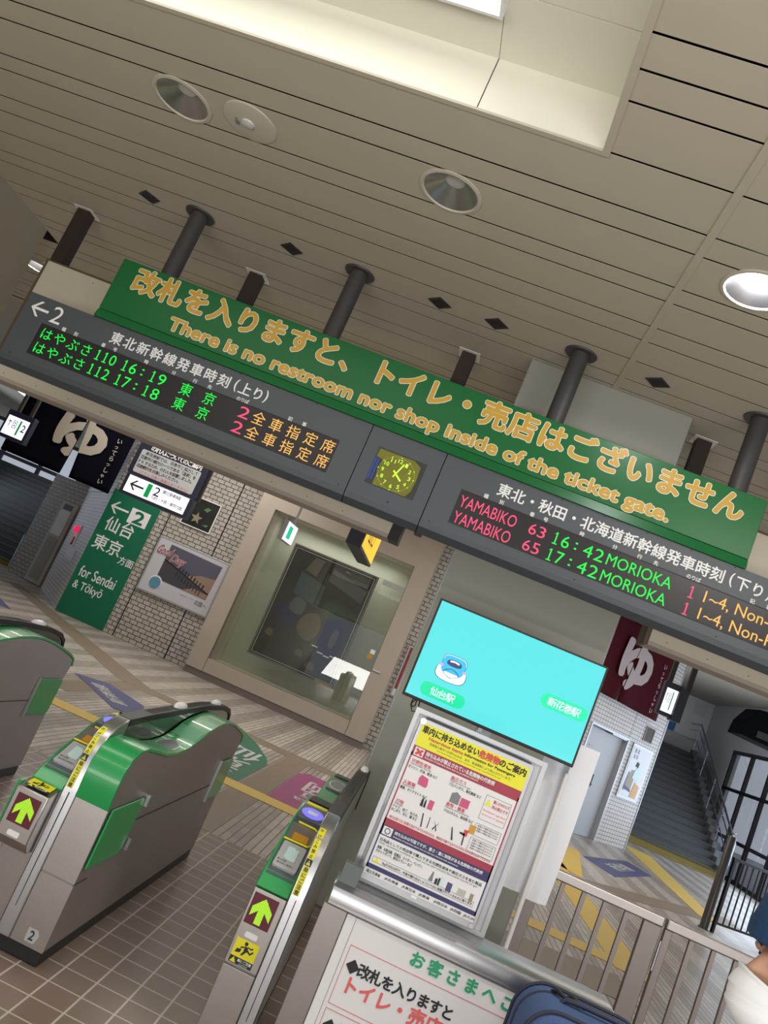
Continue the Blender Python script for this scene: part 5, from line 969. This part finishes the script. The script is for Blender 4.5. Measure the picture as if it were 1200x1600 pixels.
mb = MB(); mb.box(YP(27.58), 6.9, 3.3, 9.0, 5.9, 0, .03); mb.build('panel', 'white', t)
for x in (7.15, 7.75): MB().box(YP(27.55), x, 3.3, x+.22, 5.9, 0, .01).build('blue_stripe', 'sky_poster', t)
for i, (z0, z1) in enumerate(((4.55, 5.2), (4.1, 4.5))): mb = MB(); mb.box(YP(27.55), 8.35, z0, 8.75, z1, 0, .02); tag(mb.build('wall_notice', 'paper'), ('upper' if i == 0 else 'lower')+' paper notice beside the blue striped panel above the stairs', 'notice')
# ================================================================== BLUE BAG
t = thing('suitcase', (.9, 2.78, 0), 'blue fabric suitcase with dark piping and zip pulls, at the bottom edge beside the notice', 'suitcase')
BX0, BX1, BY0, BY1, BZ = .645, 1.07, 2.66, 2.92, .818
def rr(x0, x1, z0, z1, rad, k=8):
    pts = []
    for cx, cz_, a in ((x1-rad, z1-rad, 0), (x0+rad, z1-rad, 90), (x0+.05, z0+.05, 180), (x1-.05, z0+.05, 270)):
        q = rad if a < 180 else .05
        for i in range(k+1): th = math.radians(a+90*i/k); pts.append((cx+q*math.cos(th), cz_+q*math.sin(th)))
    return pts
mb = MB(); FBg = YP(BY0); mb.prism(FBg, rr(BX0, BX1, .06, BZ, .10), -(BY1-BY0), 0, True); mb.build('shell', 'bag_blue', t, .022)
for yy in (BY0+.012, BY1-.012): mb = MB(); pp = rr(BX0-.002, BX1+.002, .058, BZ+.002, .10); mb.tube([(a, yy, b) for a, b in pp]+[(pp[0][0], yy, pp[0][1])], .006, 8); mb.build('piping', 'bag_trim', t)
mb = MB(); pp = rr(BX0-.001, BX1+.001, .059, BZ+.001, .10); mb.tube([(a, (BY0+BY1)/2+.05, b) for a, b in pp[:22]], .004, 8); mb.build('zip', 'bag_trim', t)
mb = MB(); mb.tube([(.755, 2.79, BZ-.005), (.765, 2.79, BZ+.012), (.82, 2.785, BZ+.018), (.93, 2.785, BZ+.018), (.98, 2.79, BZ+.01), (.99, 2.79, BZ-.005)], .009, 10); mb.build('handle', 'bag_trim', t)
for dx in (0, .05): mb = MB(); mb.tube([(.73+dx, 2.845, BZ+.004), (.745+dx, 2.83, BZ+.016), (.765+dx*1.2, 2.80-dx*.3, BZ+.012)], [.006, .008, .006], 8); mb.build('zip_pull', 'black', t)
mb = MB(); mb.box(FBg, .70, .16, 1.02, .62, 0, .02); mb.build('front_pocket', 'bag_blue', t, .01)
for x in (.69, 1.03):
    for y in (2.69, 2.89): mb = MB(); mb.lathe((x, y, .03), [(0, -.012), (.03, -.012), (.03, .012), (0, .012)], 18, 'X'); mb.build('wheel', 'black', t)
for x in (.69, 1.03):
    mb = MB(); mb.wbox(x-.025, 2.67, .03, x+.025, 2.91, .07); mb.build('wheel_mount', 'black', t)
# ================================================================== PERSON (face mask, cap) at the right edge, facing left
def remeshed(name, mb, m, parent, voxel, smooth=4):
    me = bpy.data.meshes.new(name); me.from_pydata([tuple(v) for v in mb.v], [], mb.f); bm = bmesh.new(); bm.from_mesh(me); bmesh.ops.remove_doubles(bm, verts=bm.verts, dist=1e-5); bmesh.ops.recalc_face_normals(bm, faces=bm.faces); bm.to_mesh(me); bm.free()
    o = bpy.data.objects.new(name, me); COL.objects.link(o)
    rm = o.modifiers.new('r', 'REMESH'); rm.mode = 'VOXEL'; rm.voxel_size = voxel; sm = o.modifiers.new('s', 'SMOOTH'); sm.iterations = smooth; sm.factor = .5
    bpy.context.view_layer.update(); nm = bpy.data.meshes.new_from_object(o.evaluated_get(bpy.context.evaluated_depsgraph_get()))
    o.modifiers.clear(); o.data = nm; nm.materials.clear(); nm.materials.append(MAT[m]); nm.polygons.foreach_set('use_smooth', [True]*len(nm.polygons))
    b = Vector(parent['_b']) if parent is not None else Vector((0, 0, 0)); nm.transform(Matrix.Translation(-b)); o.parent = parent; o['_b'] = list(b)
    return o
def limb(mb, pts, rads):
    mb.tube(pts, rads, 14)
    for p, q in zip(pts, rads): mb.ell(p, q, q, q, 14, 8)
HXp, HYp, HZp = .795, 1.54, 1.342          # centre of the head at eye height
t = thing('person', (.86, 1.54, 0), 'person in white face mask and dark blue cap at the right edge, facing left', 'person')
mb = MB(); X = HXp; Yh = HYp; Z = HZp
mb.ell((X+.015, Yh, Z+.035), .092, .074, .095); mb.ell((X-.02, Yh, Z-.045), .072, .060, .078); mb.ell((X-.045, Yh, Z-.088), .036, .036, .030)
limb(mb, [(X-.078, Yh, Z+.02), (X-.103, Yh, Z-.028)], [.010, .015]); mb.ell((X-.094, Yh, Z-.03), .016, .02, .012)
mb.ell((X-.078, Yh-.03, Z+.022), .016, .026, .011); mb.ell((X-.078, Yh+.03, Z+.022), .016, .026, .011)
mb.ell((X-.082, Yh, Z-.062), .014, .024, .010); mb.ell((X-.055, Yh-.048, Z-.03), .024, .02, .024); mb.ell((X-.055, Yh+.048, Z-.03), .024, .02, .024)
for sg in (-1, 1): mb.ell((X+.02, Yh+sg*.074, Z-.02), .022, .012, .034)
limb(mb, [(X+.015, Yh, Z-.06), (X+.03, Yh, Z-.20)], [.056, .060])
limb(mb, [(X+.03, Yh, Z-.24), (X+.03, Yh, Z-.40), (X+.03, Yh, Z-.58)], [.11, .125, .118]); mb.ell((X+.03, Yh, Z-.24), .09, .17, .07); mb.ell((X+.03, Yh, Z-.34), .105, .165, .13); mb.ell((X+.035, Yh, Z-.60), .115, .16, .11)
for sg in (-1, 1):
    y = Yh+sg
    limb(mb, [(X+.035, Yh+sg*.085, Z-.62), (X+.02, Yh+sg*.09, Z-.95), (X+.03, Yh+sg*.09, Z-1.28)], [.082, .058, .040]); limb(mb, [(X+.03, Yh+sg*.09, .05), (X-.10, Yh+sg*.10, .03), (X-.14, Yh+sg*.10, .026)], [.038, .034, .026])
    limb(mb, [(X+.03, Yh+sg*.175, Z-.23), (X+.055, Yh+sg*.205, Z-.47), (X-.06, Yh+sg*.20, Z-.66)], [.048, .040, .026])
    w = Vector((X-.06, Yh+sg*.20, Z-.66)); limb(mb, [w, w+Vector((-.055, 0, -.035))], [.024, .028]); pm = w+Vector((-.07, 0, -.045)); mb.ell(pm, .04, .016, .028)
    for k, ln in enumerate((.062, .072, .068, .054)):
        st = pm+Vector((-.028, -sg*.004, .022-k*.014)); limb(mb, [st, st+Vector((-ln*.5, -sg*.004, -.012)), st+Vector((-ln*.75, -sg*.012, -.03)), st+Vector((-ln*.8, -sg*.02, -.044))], [.0085, .008, .0075, .0065])
    st = pm+Vector((.0, -sg*.01, .024)); limb(mb, [st, st+Vector((-.03, -sg*.02, .016)), st+Vector((-.052, -sg*.024, .008))], [.010, .009, .0075])
body = remeshed('body', mb, 'skin', t, .006, 3)
mb = MB()
for sg in (-1, 1): mb.ell((X-.071, Yh+sg*.03, Z+.001), .012, .013, .009, 14, 8)
mb.build('eye', 'sensor_white', body); mb = MB()
for sg in (-1, 1): mb.ell((X-.079, Yh+sg*.032, Z+.0), .0055, .006, .006, 12, 8)
mb.build('iris', 'ink', body)
mb = MB()
for sg in (-1, 1): mb.tube([(X-.088, Yh+sg*.016, Z+.024), (X-.087, Yh+sg*.034, Z+.029), (X-.074, Yh+sg*.050, Z+.024)], [.003, .0045, .002], 8); mb.tube([(X-.080, Yh+sg*.019, Z+.006), (X-.082, Yh+sg*.031, Z+.010), (X-.072, Yh+sg*.044, Z+.004)], [.002, .003, .002], 8)
mb.build('brow', 'hair', body)
# pleated mask: strip wrapped around nose, cheeks and chin
mb = MB(); nu, nv = 24, 18; G = {}
for i in range(nu+1):
    a = -1+2*i/nu
    for k in range(nv+1):
        b = k/nv; top_ = Z-.012-.026*abs(a)**1.3; bot_ = Z-.118+.034*abs(a)**1.2; z = bot_+(top_-bot_)*b
        ang = a*1.28; bulge = (1-abs(a)**1.8)*(.024*math.sin(math.pi*min(1, b*1.15))+.010*b)
        rx, ry = .104+bulge+.004*((k//4) % 2), .081
        G[i, k] = Vector((X-.004-rx*math.cos(ang)*(.90+.1*b)+.012*(1-b)*(1-abs(a)), Yh+ry*math.sin(ang)*1.02, z))
for i in range(nu):
    for k in range(nv): mb.face([G[i, k], G[i+1, k], G[i+1, k+1], G[i, k+1]], None, True)
mk = mb.build('face_mask', 'mask', t); so = mk.modifiers.new('thick', 'SOLIDIFY'); so.thickness = .003
for sg in (-1, 1):
    i = 0 if sg < 0 else nu
    for k, dz in ((2, -.045), (nv-1, .012)): mb = MB(); mb.tube([G[i, k], Vector((X+.02, Yh+sg*.083, Z-.02+dz*.8)), Vector((X+.042, Yh+sg*.078, Z-.02+dz*.3))], .0022, 6); mb.build('ear_loop', 'mask', mk)
mb = MB(); mb.lathe((X+.002, Yh, Z+.045), [(.113, -.012), (.117, .02), (.109, .06), (.082, .098), (.03, .115), (0, .117)], 32); hat = mb.build('cap', 'hat_blue', t)
mb = MB(); mb.lathe((X+.002, Yh, Z+.032), [(.115, 0), (.120, .004), (.120, .03), (.115, .034)], 32); mb.build('cap_band', 'hat_blue', hat)
mb = MB(); mb.ell((X+.055, Yh, Z+.01), .066, .084, .10); remeshed('hair', mb, 'hair', t, .008, 2)
mb = MB(); limb(mb, [(X+.03, Yh, Z-.25), (X+.03, Yh, Z-.42), (X+.032, Yh, Z-.70)], [.125, .145, .14]); mb.ell((X+.03, Yh, Z-.25), .105, .195, .075); mb.ell((X+.03, Yh, Z-.36), .122, .185, .15); mb.ell((X+.035, Yh, Z-.64), .135, .18, .13)
limb(mb, [(X+.022, Yh, Z-.165), (X+.03, Yh, Z-.22)], [.072, .09])
for sg in (-1, 1): limb(mb, [(X+.03, Yh+sg*.18, Z-.23), (X+.058, Yh+sg*.21, Z-.47), (X-.045, Yh+sg*.202, Z-.645)], [.066, .056, .042])
remeshed('jacket', mb, 'jacket', t, .009, 5)
mb = MB(); mb.ell((X+.035, Yh, Z-.66), .128, .172, .12)
for sg in (-1, 1): limb(mb, [(X+.035, Yh+sg*.085, Z-.66), (X+.02, Yh+sg*.09, Z-.95), (X+.03, Yh+sg*.09, Z-1.27)], [.098, .075, .062])
remeshed('trousers', mb, 'trousers', t, .010, 4)
for sg in (-1, 1):
    mb = MB(); limb(mb, [(X+.04, Yh+sg*.09, .048), (X-.06, Yh+sg*.098, .045), (X-.145, Yh+sg*.10, .036)], [.048, .046, .036]); remeshed('shoe', mb, 'black', t, .009, 4)
for o in bpy.data.objects:
    if '_b' in o: del o['_b']
